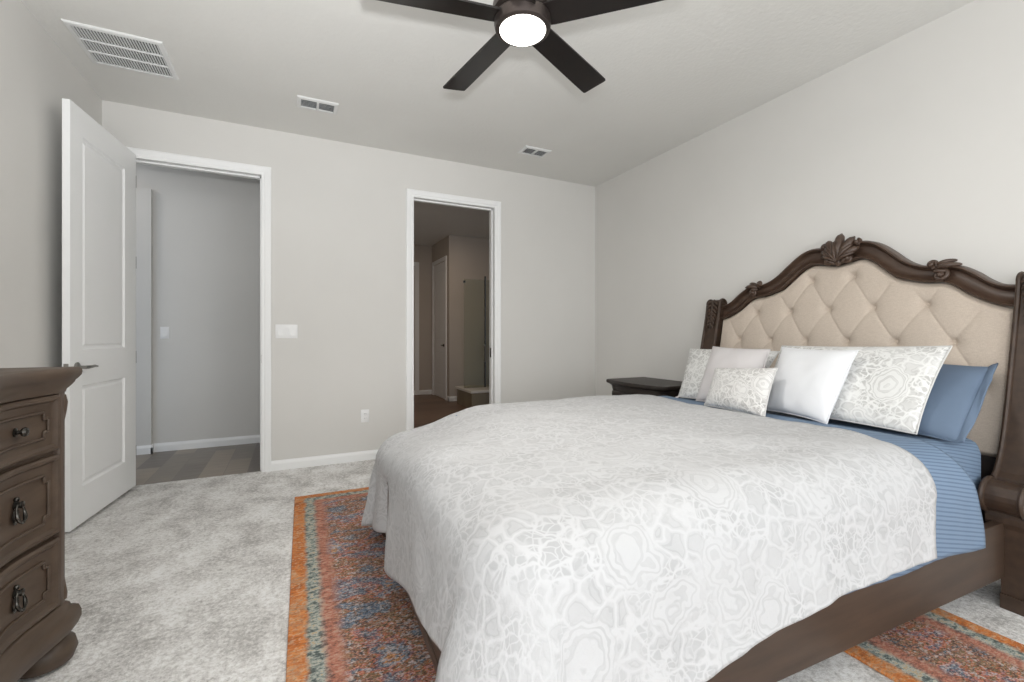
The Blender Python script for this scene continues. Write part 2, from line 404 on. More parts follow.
# ---------------------------------------------------------------- the room
XL, XR, YB, YR, ZC, T = -1.252, 3.137, 4.26, -2.60, 2.845, 0.12
D1 = (-1.094, -0.235, 2.455); D2 = (1.03, 1.865, 2.44)
struct('floor', B().box(XL-T, XR+T, YR-T, YB+0.03, -0.1, 0), carpet_m, 'grey mottled cut-pile carpet of the bedroom', cat='floor')
struct('floor_hall', B().box(-2.7, 0.6, YB+0.03, 5.56, -0.1, 0.0), hallwood, 'grey-brown wood plank floor of the hall', cat='floor')
struct('floor_bath', B().box(0.6, 4.0, YB+0.03, 8.6, -0.1, 0.0), bathfl, 'brown floor of the bathroom', cat='floor')
struct('ceiling', B().box(XL-T, XR+T, YR-T, YB+T, ZC, ZC+0.1), ceil_m, 'off-white textured bedroom ceiling', cat='ceiling')
struct('ceiling_hall', B().box(-2.7, 0.6, YB+T, 5.56, ZC, ZC+0.1), ceil_m, 'hall ceiling', cat='ceiling')
struct('ceiling_bath', B().box(0.6, 4.0, YB+T, 8.6, ZC, ZC+0.1), ceil_m, 'bathroom ceiling', cat='ceiling')
b = B()
b.box(XL-T, D1[0]-0.02, YB, YB+T, 0, ZC); b.box(D1[1]+0.02, D2[0]-0.02, YB, YB+T, 0, ZC); b.box(D2[1]+0.02, XR+T, YB, YB+T, 0, ZC)
b.box(D1[0]-0.02, D1[1]+0.02, YB, YB+T, D1[2]+0.02, ZC); b.box(D2[0]-0.02, D2[1]+0.02, YB, YB+T, D2[2]+0.02, ZC)
struct('wall_back', b, paint, 'light grey back wall with two doorways', cat='wall')
W3 = (-2.0, -0.4)
b = B(); b.box(XL-T, XL, YR-T, W3[0], 0, ZC); b.box(XL-T, XL, W3[1], YB, 0, ZC); b.box(XL-T, XL, W3[0], W3[1], 0, 0.6); b.box(XL-T, XL, W3[0], W3[1], 2.3, ZC)
struct('wall_left', b, paint, 'light grey left wall behind the open door', cat='wall')
W4 = (-2.3, -0.7)
b = B(); b.box(XR, XR+T, YR-T, W4[0], 0, ZC); b.box(XR, XR+T, W4[1], YB, 0, ZC); b.box(XR, XR+T, W4[0], W4[1], 0, 0.6); b.box(XR, XR+T, W4[0], W4[1], 2.3, ZC)
struct('wall_right', b, paint, 'light grey right wall behind the headboard', cat='wall')
W1, W2 = (-1.0, 0.5), (1.4, 2.9)
b = B(); zs0, zs1 = 0.6, 2.3
for x0, x1 in ((XL, W1[0]), (W1[1], W2[0]), (W2[1], XR)): b.box(x0, x1, YR-T, YR, 0, ZC)
for x0, x1 in (W1, W2): b.box(x0, x1, YR-T, YR, 0, zs0); b.box(x0, x1, YR-T, YR, zs1, ZC)
struct('wall_rear', b, paint, 'light grey rear wall with two windows', cat='wall')
for n, (x0, x1) in enumerate((W1, W2)):
    b = B(); f = 0.05
    b.box(x0, x1, YR-0.1, YR-0.04, zs0, zs0+f); b.box(x0, x1, YR-0.1, YR-0.04, zs1-f, zs1)
    b.box(x0, x0+f, YR-0.1, YR-0.04, zs0+f, zs1-f); b.box(x1-f, x1, YR-0.1, YR-0.04, zs0+f, zs1-f)
    b.box(x0+f, x1-f, YR-0.1, YR-0.05, 1.42, 1.46)
    o = struct('window_%d' % (n+1), b, trim_m, 'white sash window in the rear wall', cat='window')
    p = B().box(x0+f, x1-f, YR-0.075, YR-0.07, zs0+f, zs1-f).build('glass_pane', win_glass, o)

for n, xa, xb, Wn, side in ((3, XL-0.1, XL-0.04, W3, 'left'), (4, XR+0.04, XR+0.1, W4, 'right')):  # side windows out of view, added to go with the fill lamps
    b = B(); f = 0.05; xm = (xa+xb)/2
    b.box(xa, xb, Wn[0], Wn[1], zs0, zs0+f); b.box(xa, xb, Wn[0], Wn[1], zs1-f, zs1); b.box(xa, xb, Wn[0], Wn[0]+f, zs0+f, zs1-f); b.box(xa, xb, Wn[1]-f, Wn[1], zs0+f, zs1-f); b.box(xm-0.02, xm+0.02, Wn[0]+f, Wn[1]-f, 1.42, 1.46)
    o = struct('window_%d' % n, b, trim_m, 'unseen white sash window added in the %s wall for fill light' % side, cat='window')
    B().box(xm-0.003, xm+0.003, Wn[0]+f, Wn[1]-f, zs0+f, zs1-f).build('glass_pane', win_glass, o)

def baseboard(name, segs, label):
    """segs: list of (p0, p1, inward normal)"""
    b = B(); prof = [(0, 0), (0.014, 0), (0.014, 0.055), (0.011, 0.066), (0.006, 0.076), (0.004, 0.083), (0, 0.083)]
    for (x0, y0), (x1, y1), (nx, ny) in segs:
        b.rings([[(x+nx*u, y+ny*u, v) for u, v in prof] for x, y in ((x0, y0), (x1, y1))])
    return struct(name, b, trim_m, label, cat='baseboard')
baseboard('baseboard_back', [((XL, YB), (D1[0]-0.072, YB), (0, -1)), ((D1[1]+0.07, YB), (D2[0]-0.07, YB), (0, -1)), ((D2[1]+0.07, YB), (XR, YB), (0, -1))], 'white baseboard along the back wall')
baseboard('baseboard_left', [((XL, YR), (XL, YB), (1, 0))], 'white baseboard along the left wall')
baseboard('baseboard_right', [((XR, YR), (XR, YB), (-1, 0))], 'white baseboard along the right wall')
baseboard('baseboard_hall', [((-1.22, 5.44), (0.55, 5.44), (0, -1)), ((-1.62, 5.385), (-1.206, 5.385), (0, -1)), ((-1.22, 5.371), (-1.22, 5.44), (1, 0))], 'white baseboard along the hall wall')

def casing(name, x0, x1, z1, label):
    w, b = 0.072, B()
    prof = [(0, 0), (0, 0.010), (0.008, 0.014), (0.020, 0.013), (0.030, 0.017), (0.060, 0.020), (0.070, 0.017), (w, 0.012), (w, 0)]
    for side in (0, 1):                            # room side, far side
        yb, sg = (YB, -1) if side == 0 else (YB+T, 1)
        R = []
        for cx, cz, ox, oz in ((x0, 0, -1, 0), (x0, z1, -1, 1), (x1, z1, 1, 1), (x1, 0, 1, 0)):
            R.append([(cx+ox*u, yb+sg*v, cz+oz*u) for u, v in prof])
        b.rings(R)
    o = struct(name, b, trim_m, label, cat='door frame')
    j = B()
    j.box(x0-0.02, x0, YB-0.002, YB+T+0.002, 0, z1); j.box(x1, x1+0.02, YB-0.002, YB+T+0.002, 0, z1); j.box(x0-0.02, x1+0.02, YB-0.002, YB+T+0.002, z1, z1+0.02)
    j.box(x0, x0+0.012, YB+0.045, YB+0.085, 0, z1); j.box(x1-0.012, x1, YB+0.045, YB+0.085, 0, z1); j.box(x0, x1, YB+0.045, YB+0.085, z1-0.012, z1)
    j.build('jamb', trim_m, o)
    return o
t1 = casing('trim_1', *D1, 'white casing around the hall doorway')
t2 = casing('trim_2', *D2, 'white casing around the bathroom doorway')
tag(B().box(D1[1]-0.003, D1[1]+0.001, YB+0.012, YB+0.038, 0.90, 0.97, 0.001).build('strike_plate', nickel, t1), 'satin metal strike plate')
tag(B().box(D2[1]-0.0155, D2[1]-0.011, YB+0.050, YB+0.078, 0.90, 1.0, 0.001).build('latch_plate', iron, t2), 'dark metal pocket-door latch plate')

# hall behind the first doorway
struct('wall_hall', B().box(-2.7, 0.6, 5.44, 5.56, 0, ZC), paint, 'grey hall wall beyond the doorway', cat='wall')
struct('wall_hall_left', B().box(-2.7, -2.6, YB+T, 5.44, 0, ZC), paint, 'end wall of the hall', cat='wall')
struct('wall_hall_pier', B().box(-1.66, -1.22, 5.385, 5.44, 0, 2.53), paint, 'pale wall pier at the left of the hall', cat='wall')
struct('wall_bath_side', B().box(0.5, 0.62, YB+T, 8.6, 0, ZC), paint, 'partition between hall and bathroom', cat='wall')
# bathroom behind the second doorway
bathp = simple('bath_wall_paint', (192, 182, 172), (196, 186, 176), 0.75, nscale=2)
struct('wall_bath_far', B().box(0.62, 4.0, 8.47, 8.6, 0, ZC), bathp, 'far wall of the bathroom', cat='wall')
struct('wall_bath_block', B().box(2.40, 4.0, 7.40, 8.47, 0, ZC), bathp, 'projecting bathroom wall with a closet door', cat='wall')
struct('wall_bath_right', B().box(3.9, 4.0, YB+T, 7.40, 0, ZC), shower_t, 'tiled right wall of the bathroom', cat='wall')
baseboard('baseboard_bath', [((0.62, 8.47), (2.40, 8.47), (0, -1)), ((2.40, 7.386), (2.40, 7.50), (-1, 0)), ((2.386, 7.40), (3.9, 7.40), (0, -1)), ((2.40, 8.42), (2.40, 8.47), (-1, 0))], 'white baseboard in the bathroom')

def panel_slab(b, fn, W, H, TH, panels, both=True):
    """moulded panel door in its own (w, z, depth) frame; fn(w,z,d) -> 3-D ; panels (w0,w1,z0,z1)"""
    ws = sorted({0, W} | {p[0] for p in panels} | {p[1] for p in panels})
    zs = sorted({0, H} | {p[2] for p in panels} | {p[3] for p in panels})
    for d0, sg in ((0.0, 1), (TH, -1)):
        for i in range(len(ws)-1):
            for j in range(len(zs)-1):
                w0, w1, z0, z1 = ws[i], ws[i+1], zs[j], zs[j+1]
                if any(p[0] <= w0 and w1 <= p[1] and p[2] <= z0 and z1 <= p[3] for p in panels): continue
                vs = [b.bm.verts.new(fn(a, c, d0)) for a, c in ((w0, z0), (w1, z0), (w1, z1), (w0, z1))]
                b.face(vs)
        for p in panels:
            R = []
            for ins, dep in ((0, 0), (0.010, 0.011), (0.022, 0.012), (0.034, 0.004)):
                R.append([fn(a, c, d0+sg*dep) for a, c in ((p[0]+ins, p[2]+ins), (p[1]-ins, p[2]+ins), (p[1]-ins, p[3]-ins), (p[0]+ins, p[3]-ins))])
            VV = b.rings(R, True, False); b.face(VV[-1])
    for (a0, c0), (a1, c1) in (((0, 0), (W, 0)), ((W, 0), (W, H)), ((W, H), (0, H)), ((0, H), (0, 0))):
        b.face([b.bm.verts.new(fn(a, c, d)) for a, c, d in ((a0, c0, 0), (a1, c1, 0), (a1, c1, TH), (a0, c0, TH))])

# the open door: face towards the room runs from the hinge to the free edge
hg, fe = Vector((-1.048, 4.225)), Vector((-1.136, 3.392))
dv = (hg-fe).normalized(); nv = Vector((-dv.y, dv.x))          # nv points to the left wall
DW = (hg-fe).length
def dfn(w_, z_, d_): p = fe+dv*w_+nv*d_; return (p.x, p.y, z_+0.02)
b = B(); panel_slab(b, dfn, DW, 2.448, 0.036, [(0.125, 0.665, 0.215, 0.815), (0.125, 0.665, 1.025, 2.285)])
d1 = struct('door_1', b, door_m, 'tall white two-panel door standing open against the left wall', cat='door', base=(fe.x, fe.y, 0.02), merge=0.0004)
h = B()
hp = Vector(dfn(0.065, 0.925, 0)); n3 = Vector((-nv.x, -nv.y, 0)); d3 = Vector((dv.x, dv.y, 0))
ring = lambda c, r, ax: [c+(d3*math.cos(2*PI*i/20)+Vector((0, 0, 1))*math.sin(2*PI*i/20))*r for i in range(20)]
h.rings([ring(hp, 0.030, 0), ring(hp+n3*0.006, 0.030, 0), ring(hp+n3*0.010, 0.022, 0)])
h.rings([ring(hp+n3*0.008, 0.010, 0), ring(hp+n3*0.045, 0.010, 0)])
h.tube([hp+n3*0.045-d3*0.012, hp+n3*0.048+d3*0.01, hp+n3*0.047+d3*0.05, hp+n3*0.046+d3*0.09+Vector((0, 0, 0.002)), hp+n3*0.044+d3*0.125+Vector((0, 0, -0.002))], [0.010, 0.011, 0.009, 0.008, 0.006], 10)
tag(h.build('lever_handle', nickel, d1, True), 'satin metal lever handle')
lt = B()
e0 = [dfn(0.0, z, 0.007) for z in (0.90, 0.95)]
lt.box(-0.0015, 0.0005, 0.0, 0.022, 0, 0.055)
lt.xf(Matrix(((dv.x, nv.x, 0, dfn(0, 0, 0.007)[0]), (dv.y, nv.y, 0, dfn(0, 0, 0.007)[1]), (0, 0, 1, 0.915), (0, 0, 0, 1))))
lt.build('latch_plate', nickel, d1)
for z in (0.25, 0.95, 1.65, 2.25):
    p = dfn(DW+0.004, z, 0.004)
    B().lathe([(0.006, -0.045), (0.006, 0.045)], p, 12).build('hinge', nickel, d1, True)

# closet door in the bathroom
def bfn(w_, z_, d_): return (2.392+d_*0.2, 7.60+w_, z_+0.01)
b = B(); panel_slab(b, bfn, 0.72, 2.42, 0.03, [(0.11, 0.61, 0.22, 0.82), (0.11, 0.61, 1.03, 2.28)])
d2 = struct('door_2', b, door_m, 'white two-panel closet door in the bathroom', cat='door', merge=0.0002)
h = B(); h.lathe([(0.028, -0.004), (0.028, 0.004), (0.012, 0.008), (0.012, 0.03)], (2.386, 7.67, 0.95), 16, 'x')
h.xf(Matrix()); h.tube([(2.372, 7.665, 0.95), (2.37, 7.72, 0.95), (2.372, 7.78, 0.95)], [0.011, 0.010, 0.008])
h.build('lever_handle', iron, d2, True)
b = B(); w_ = 0.07
for y0, y1, z0, z1 in ((7.525, 7.595, 0, 2.51), (8.325, 8.395, 0, 2.51), (7.595, 8.325, 2.44, 2.51)): b.box(2.38, 2.40, y0, y1, z0, z1, 0.004)
struct('trim_3', b, trim_m, 'white casing of the bathroom closet door', cat='door frame')
b = B(); b.box(2.07, 2.15, 8.45, 8.47, 0, 2.44, 0.004); b.box(1.25, 2.15, 8.45, 8.47, 2.44, 2.51, 0.004); b.box(1.25, 1.33, 8.45, 8.47, 0, 2.44, 0.004)
struct('trim_4', b, trim_m, 'white casing on the far bathroom wall', cat='door frame')

# shower: low tiled bench and glass
sb = thing('shower_bench', 'low tiled shower bench beside the glass in the bathroom', 'bench', (2.42, 6.75, 0))
B().box(2.43, 3.88, 6.40, 7.08, 0, 0.25, 0.004).build('base', shower_t, sb)
B().box(2.405, 3.89, 6.37, 7.11, 0.25, 0.29, 0.008).build('seat', tile_m, sb)
sg_ = thing('shower_glass', 'glass shower screen with metal clamps above the tiled bench', 'shower screen', (2.5, 6.74, 0.29))
tag(B().box(2.43, 2.78, 6.735, 6.745, 0.292, 2.02).build('glass_pane', glass_m, sg_), 'clear fixed pane')
tag(B().box(2.802, 3.50, 6.735, 6.745, 0.30, 2.02).build('glass_door', glass_m, sg_), 'clear glass door pane')
B().box(2.78, 2.80, 6.725, 6.755, 0.292, 2.08, 0.002).build('frame_post', iron, sg_)
B().box(2.42, 2.45, 6.725, 6.755, 1.96, 1.995, 0.003).build('clamp', iron, sg_)
B().tube([(2.765, 6.735, 0.70), (2.765, 6.68, 0.70), (2.765, 6.68, 0.97), (2.765, 6.735, 0.97)], 0.009).build('pull_handle', nickel, sg_, True)

# wall plates
def plate(name, label, cat, x, y, z, kind):
    w2, h2 = (0.084, 0.0585) if kind == 3 else (0.036, 0.0585)
    t = thing(name, label, cat, (x, y, z))
    B().box(x-w2, x+w2, y-0.006, y, z-h2, z+h2, 0.003).build('plate', plastic, t, True)
    if kind == 'outlet':
        for dz in (-0.02, 0.02):
            r = B().box(x-0.017, x+0.017, y-0.009, y-0.005, z+dz-0.014, z+dz+0.014, 0.003).build('receptacle', plastic, t, True)
            q = B(); q.box(x-0.008, x-0.006, y-0.0096, y-0.0088, z+dz-0.004, z+dz+0.006); q.box(x+0.006, x+0.008, y-0.0096, y-0.0088, z+dz-0.004, z+dz+0.006)
            q.build('slot', dark, r)
    else:
        xs = (-0.046, 0, 0.046) if kind == 3 else (0,)
        for i, dx in enumerate(xs):
            b = B(); t0 = 0.004 if i % 2 else -0.004
            b.prism([(-0.033, -0.005), (0.033, -0.005), (0.033, -0.009-t0), (0, -0.0075), (-0.033, -0.009+t0)], lambda u, v, w: (x+dx+w, y+v, z+u), -0.0165, 0.0165)
            b.build('rocker', plastic, t)
    return t
plate('light_switch', 'white triple rocker switch beside the hall doorway casing', 'light switch', -0.049, YB, 1.163, 3)
plate('power_outlet', 'white outlet low on the wall between the two doorways', 'outlet', 0.587, YB, 0.40, 'outlet')
plate('light_switch', 'white single rocker switch on the hall wall seen through the doorway', 'light switch', -1.125, 5.44, 1.155, 1)

# ceiling vents
def vent(name, label, x0, x1, y0, y1, rows, nslat, colsplit, group=None):
    t = thing(name, label, 'vent', ((x0+x1)/2, (y0+y1)/2, ZC), group)
    f, z0 = 0.028, ZC-0.012
    b = B()
    prof = [(0, 0), (0, -0.005), (0.006, -0.010), (f-0.004, -0.013), (f, -0.012), (f, 0)]
    R = []
    for sx, sy, cx, cy in ((1, 1, x0, y0), (-1, 1, x1, y0), (-1, -1, x1, y1), (1, -1, x0, y1)):
        R.append([(cx+sx*u, cy+sy*u, ZC+v) for u, v in prof])
    R.append(R[0]); b.rings(R, True, False)
    b.build('frame', ventm, t, merge=0.0002)
    B().box(x0+f, x1-f, y0+f, y1-f, ZC-0.0015, ZC-0.0002).build('duct_shade', dark if rows > 1 else shade_grey, t)  # flat sheet below the solid ceiling, coloured as shade inside a duct
    s = B(); X0, X1, Y0, Y1 = x0+f, x1-f, y0+f, y1-f
    if rows > 1:       # return grille: many slats along Y, crossed by dividers
        for k in range(nslat):
            cx = X0+(k+0.5)*(X1-X0)/nslat; w2 = (X1-X0)/nslat*0.22
            s.prism([(-w2, -0.011), (w2, -0.006), (w2, -0.0045), (-w2, -0.0095)], lambda u, v, w: (cx+u, w, ZC+v), Y0, Y1)
        s.build('louvre', louv, t)
        d = B()
        for k in range(1, rows): cy = Y0+k*(Y1-Y0)/rows; d.box(X0, X1, cy-0.005, cy+0.005, ZC-0.013, ZC-0.004)
        d.build('divider', ventm, t)
    else:
        for k in range(nslat):
            cy = Y0+(k+0.5)*(Y1-Y0)/nslat; h2 = (Y1-Y0)/nslat*0.36
            s.prism([(-h2, -0.012), (h2, -0.005), (h2, -0.0035), (-h2, -0.0105)], lambda u, v, w: (w, cy+u, ZC+v), X0, X1)
        s.build('louvre', louv, t)
        xm = (X0+X1)/2
        B().box(xm-0.008, xm+0.008, Y0, Y1, ZC-0.014, ZC-0.003).build('divider', ventm, t)
    return t
vent('return_grille', 'large white return air grille in the ceiling above the open door', -1.13, -0.685, 3.26, 3.69, 3, 27, 0)
vent('ceiling_register', 'small white ceiling vent in front of the hall doorway', 0.025, 0.305, 3.56, 3.735, 1, 6, 2)
vent('ceiling_register', 'small white ceiling vent in front of the bathroom doorway', 1.89, 2.16, 3.605, 3.78, 1, 6, 2)

# ---------------------------------------------------------------- rugs
def rug(name, label, x0, x1, y0, y1, rot):
    hx, hy = (x1-x0)/2, (y1-y0)/2
    b = B(); b.box(-hx, hx, -hy, hy, 0.0, 0.012, 0.004)
    o = b.build(name, rug_mat('woven_wool_'+str(len(MATS)), hx, hy), frame=Matrix.Translation(((x0+x1)/2, (y0+y1)/2, 0.0005)) @ Matrix.Rotation(rot, 4, 'Z'))
    fr = B(); k = int(hx*2/0.012)
    return tag(o, label, 'rug')
rug('area_rug', 'large multicoloured distressed rug with orange border under the foot of the bed', -0.015, 1.22, 0.55, 3.455, math.radians(-1.0))
rug('accent_rug', 'small multicoloured distressed rug beside the bed near the headboard', 1.755, 2.375, -0.45, 1.25, math.radians(-1.5))

# ---------------------------------------------------------------- bed (own frame, turned 2 degrees)
BF = Matrix.Translation((2.7, 0.8, 0)) @ Matrix.Rotation(math.radians(-2.0), 4, 'Z') @ Matrix.Translation((-2.7, -0.8, 0))
YC = 1.664
bed = thing('bed', 'queen bed with arched tufted beige headboard and carved brown wood frame', 'bed', (1.6, YC, 0), frame=BF)
def HB(y, z, f=0.0): return Vector((2.89+0.17*(z-0.6)-f, y, z))
OUT = [(0, 1.668), (0.067, 1.682), (0.12, 1.697), (0.185, 1.687), (0.24, 1.657), (0.30, 1.607), (0.36, 1.552), (0.42, 1.514), (0.48, 1.498), (0.55, 1.493), (0.60, 1.482), (0.66, 1.443), (0.71, 1.400), (0.755, 1.374), (0.83, 1.362)]
INN = [(0, 1.566), (0.09, 1.582), (0.145, 1.588), (0.20, 1.564), (0.26, 1.512), (0.33, 1.452), (0.40, 1.426), (0.46, 1.410), (0.53, 1.404), (0.575, 1.387), (0.63, 1.342), (0.69, 1.303), (0.76, 1.270), (0.83, 1.252)]
zo = lambda r: smooth_interp(abs(r), OUT)
zi = lambda r: smooth_interp(abs(r), INN)
# arched top rail
prof = [(0, -0.015), (0, 0.046), (0.03, 0.060), (0.08, 0.066), (0.14, 0.062), (0.19, 0.050), (0.215, 0.036), (0.32, 0.024), (0.5, 0.020), (0.68, 0.026), (0.79, 0.036), (0.83, 0.046), (0.89, 0.052), (0.95, 0.048), (1, 0.036), (1, -0.015)]
b = B(); N = 110
def arch_pt(r, t):      # outer edge point to inner edge point, crossing the rail roughly square to its run
    e = 0.006
    so = (zo(r+e)-zo(r-e))/(2*e)
    k = -so*0.10*max(0, 1-abs(r)/0.80)*0.6
    r2 = r+k*-1*0.0
    return r2, zo(r)+(zi(r2)-zo(r))*t
R = []
for i in range(N+1):
    r = -0.815+1.63*i/N
    R.append([HB(YC+arch_pt(r, t)[0], arch_pt(r, t)[1], f) for t, f in prof])
b.rings(R)
arch = b.build('headboard_arch', bedwood_y, bed, True, angle=35)

def volute(b, c, rad, turns, tr, sgn=1, a0=0.0, f0=0.05):
    """spiral scroll lying on the headboard face, c=(y,z)"""
    pts, rr = [], []
    n = int(26*turns)
    for i in range(n+1):
        t = i/n; a = a0+sgn*2*PI*turns*t; r = rad*(1-0.82*t)
        pts.append(HB(c[0]+r*math.cos(a), c[1]+r*math.sin(a), f0+0.016*t)); rr.append(tr*(1-0.45*t))
    b.tube(pts, rr, 8)
    b.ball(HB(c[0], c[1], f0+0.016), tr*1.25, 12)
def leaf(b, p0, ang, ln, wd, f0=0.05, curl=0.0, rise=0.018):
    """raised teardrop lobe from p0=(y,z) along angle"""
    n = 10; pts = []; rr = []
    for i in range(n+1):
        t = i/n; a = ang+curl*t
        if i == 0: y, z = p0
        else: y += math.cos(a)*ln/n; z += math.sin(a)*ln/n
        pts.append(HB(y, z, f0+rise*math.sin(PI*min(1, t*1.15))*1.0)); rr.append(max(0.002, wd*(0.35+0.65*math.sin(PI*(0.12+0.80*t**0.8))) * (1 if t < 0.97 else 0.6)))
    b.tube(pts, rr, 8)
b = B(); cz = 1.585; YK = YC-0.028
def petal(b, a, ln, wd, f0):
    pts, rr = [], []
    for i in range(13):
        t = i/12; aa = a+math.radians(math.degrees(PI/2-a)*-0.22)*t
        d = ln*1.08*t
        pts.append(HB(YK+math.cos(aa)*d*1.0, cz+math.sin(aa)*d, f0+0.026*math.sin(PI*(0.15+0.8*t))))
        rr.append(wd*(0.28+0.72*math.sin(PI*min(1, 0.06+0.62*t))**1.2)*(1 if t < 0.85 else math.sqrt(max(0.15, 1-((t-0.85)/0.16)**2))))
    b.tube(pts, rr, 10); b.ball(pts[-1], rr[-1]*0.9, 8)
for a, ln, wd in ((90, 0.158, 0.026), (67, 0.146, 0.024), (113, 0.146, 0.024), (45, 0.118, 0.021), (135, 0.118, 0.021)):
    petal(b, math.radians(a), ln, wd, 0.050)
    petal(b, math.radians(a+(9 if a > 90 else -9)), ln*0.78, wd*0.45, 0.070)
for s_ in (-1, 1):
    volute(b, (YK+s_*0.058, 1.598), 0.028, 1.4, 0.013, s_, PI/2, 0.056)
    volute(b, (YK+s_*0.095, 1.690), 0.018, 1.2, 0.011, -s_, PI/2, 0.050)
    leaf(b, (YK+s_*0.012, 1.575), math.radians(90-s_*62), 0.075, 0.012, 0.056)
b.ball(HB(YK, 1.585, 0.062), 0.022, 12, (0.7, 1, 1.3))
tag(b.build('crown_carving', bedwood_y, bed, True, angle=60), 'carved palmette crest at the centre of the arch')
for s_ in (-1, 1):
    b = B(); yc = YC+s_*0.525
    volute(b, (yc+s_*0.010, 1.442), 0.030, 1.5, 0.012, -s_, PI/2, 0.055)
    volute(b, (yc-s_*0.030, 1.500), 0.022, 1.4, 0.011, s_, -PI/2, 0.052)
    A = (lambda d: d if s_ > 0 else 180-d)
    leaf(b, (yc-s_*0.01, 1.478), math.radians(A(20)), 0.10, 0.014, 0.055, -s_*0.5)
    leaf(b, (yc-s_*0.015, 1.488), math.radians(A(38)), 0.085, 0.013, 0.045, -s_*0.7)
    leaf(b, (yc-s_*0.02, 1.462), math.radians(A(5)), 0.06, 0.010, 0.06, -s_*0.4)
    b.build('scroll_carving', bedwood_y, bed, True, angle=60)

# tufted upholstery
PB, QB = 0.246, 0.388
ZB0 = 1.098
def fz(r): return zi(r)-0.004
HW = 0.812
def tuft(y, z):
    r = y-YC; top = fz(r)
    rb = r-0.022; u = (rb/PB+0.5)+(z-ZB0)/QB; v = (rb/PB+0.5)-(z-ZB0)/QB
    du, dv_ = abs(u-round(u)), abs(v-round(v))
    edge = min(top-z, HW-abs(r))
    ef = sstep(0.015, 0.085, edge)*sstep(0.80, 0.93, z)
    cr = math.exp(-(du/0.022)**2)+math.exp(-(dv_/0.022)**2)
    dist = min(math.hypot(y-yy, z-zz) for yy, zz in BTN)
    puff = (abs(math.sin(PI*u))*abs(math.sin(PI*v)))**0.55
    hgt = 0.035+0.008*puff*ef+0.004*(1-ef)
    hgt -= ef*0.0022*min(1, cr)
    hgt -= 0.015*math.exp(-(dist/0.040)**2)+0.018*math.exp(-(dist/0.016)**2)
    hgt *= 0.35+0.65*sstep(0, 0.03, edge+0.004)
    return hgt
BTN = []
for row in range(-1, 3):
    z = ZB0+row*QB/2
    for k in range(-4, 5):
        r = (k+(0.5 if row % 2 == 0 else 0.0))*PB+0.022
        if abs(r) < HW-0.05 and fz(r)-z > 0.07: BTN.append((YC+r, z))
NY, NZ = 300, 150
ZL = 0.575
def hgrid(i, j):
    r = -HW+2*HW*i/(NY-1); y = YC+r; z = ZL+(fz(r)-ZL)*j/(NZ-1)
    hb = tuft(y, z)*(sstep(0, 0.03, z-ZL+0.006))
    return HB(y, z, max(0.004, hb))
b = B(); V = b.grid(hgrid, NY, NZ)
bk = [[b.bm.verts.new(HB(V[i][j].co.y, V[i][j].co.z, -0.02)) for j in (0, NZ-1)] for i in range(NY)]
for i in range(NY-1):
    b.face([V[i][0], bk[i][0], bk[i+1][0], V[i+1][0]]); b.face([V[i][NZ-1], V[i+1][NZ-1], bk[i+1][1], bk[i][1]]); b.face([bk[i][0], bk[i][1], bk[i+1][1], bk[i+1][0]])
pad = tag(b.build('tufted_panel', linen, bed, True, angle=75), 'beige diamond-tufted upholstered panel')
for y, z in BTN:
    p = HB(y, z, tuft(y, z)+0.001)
    B().ball(p, 0.0105, 12, (0.7, 1, 1)).build('button', linen, pad, True)
# dark lower board behind the mattress
B().prism([(YC-HW, 0.10), (YC+HW, 0.10), (YC+HW, ZL), (YC-HW, ZL)], lambda u, v, w: HB(u, v, w), -0.02, 0.010).build('lower_board', darkwood, bed)

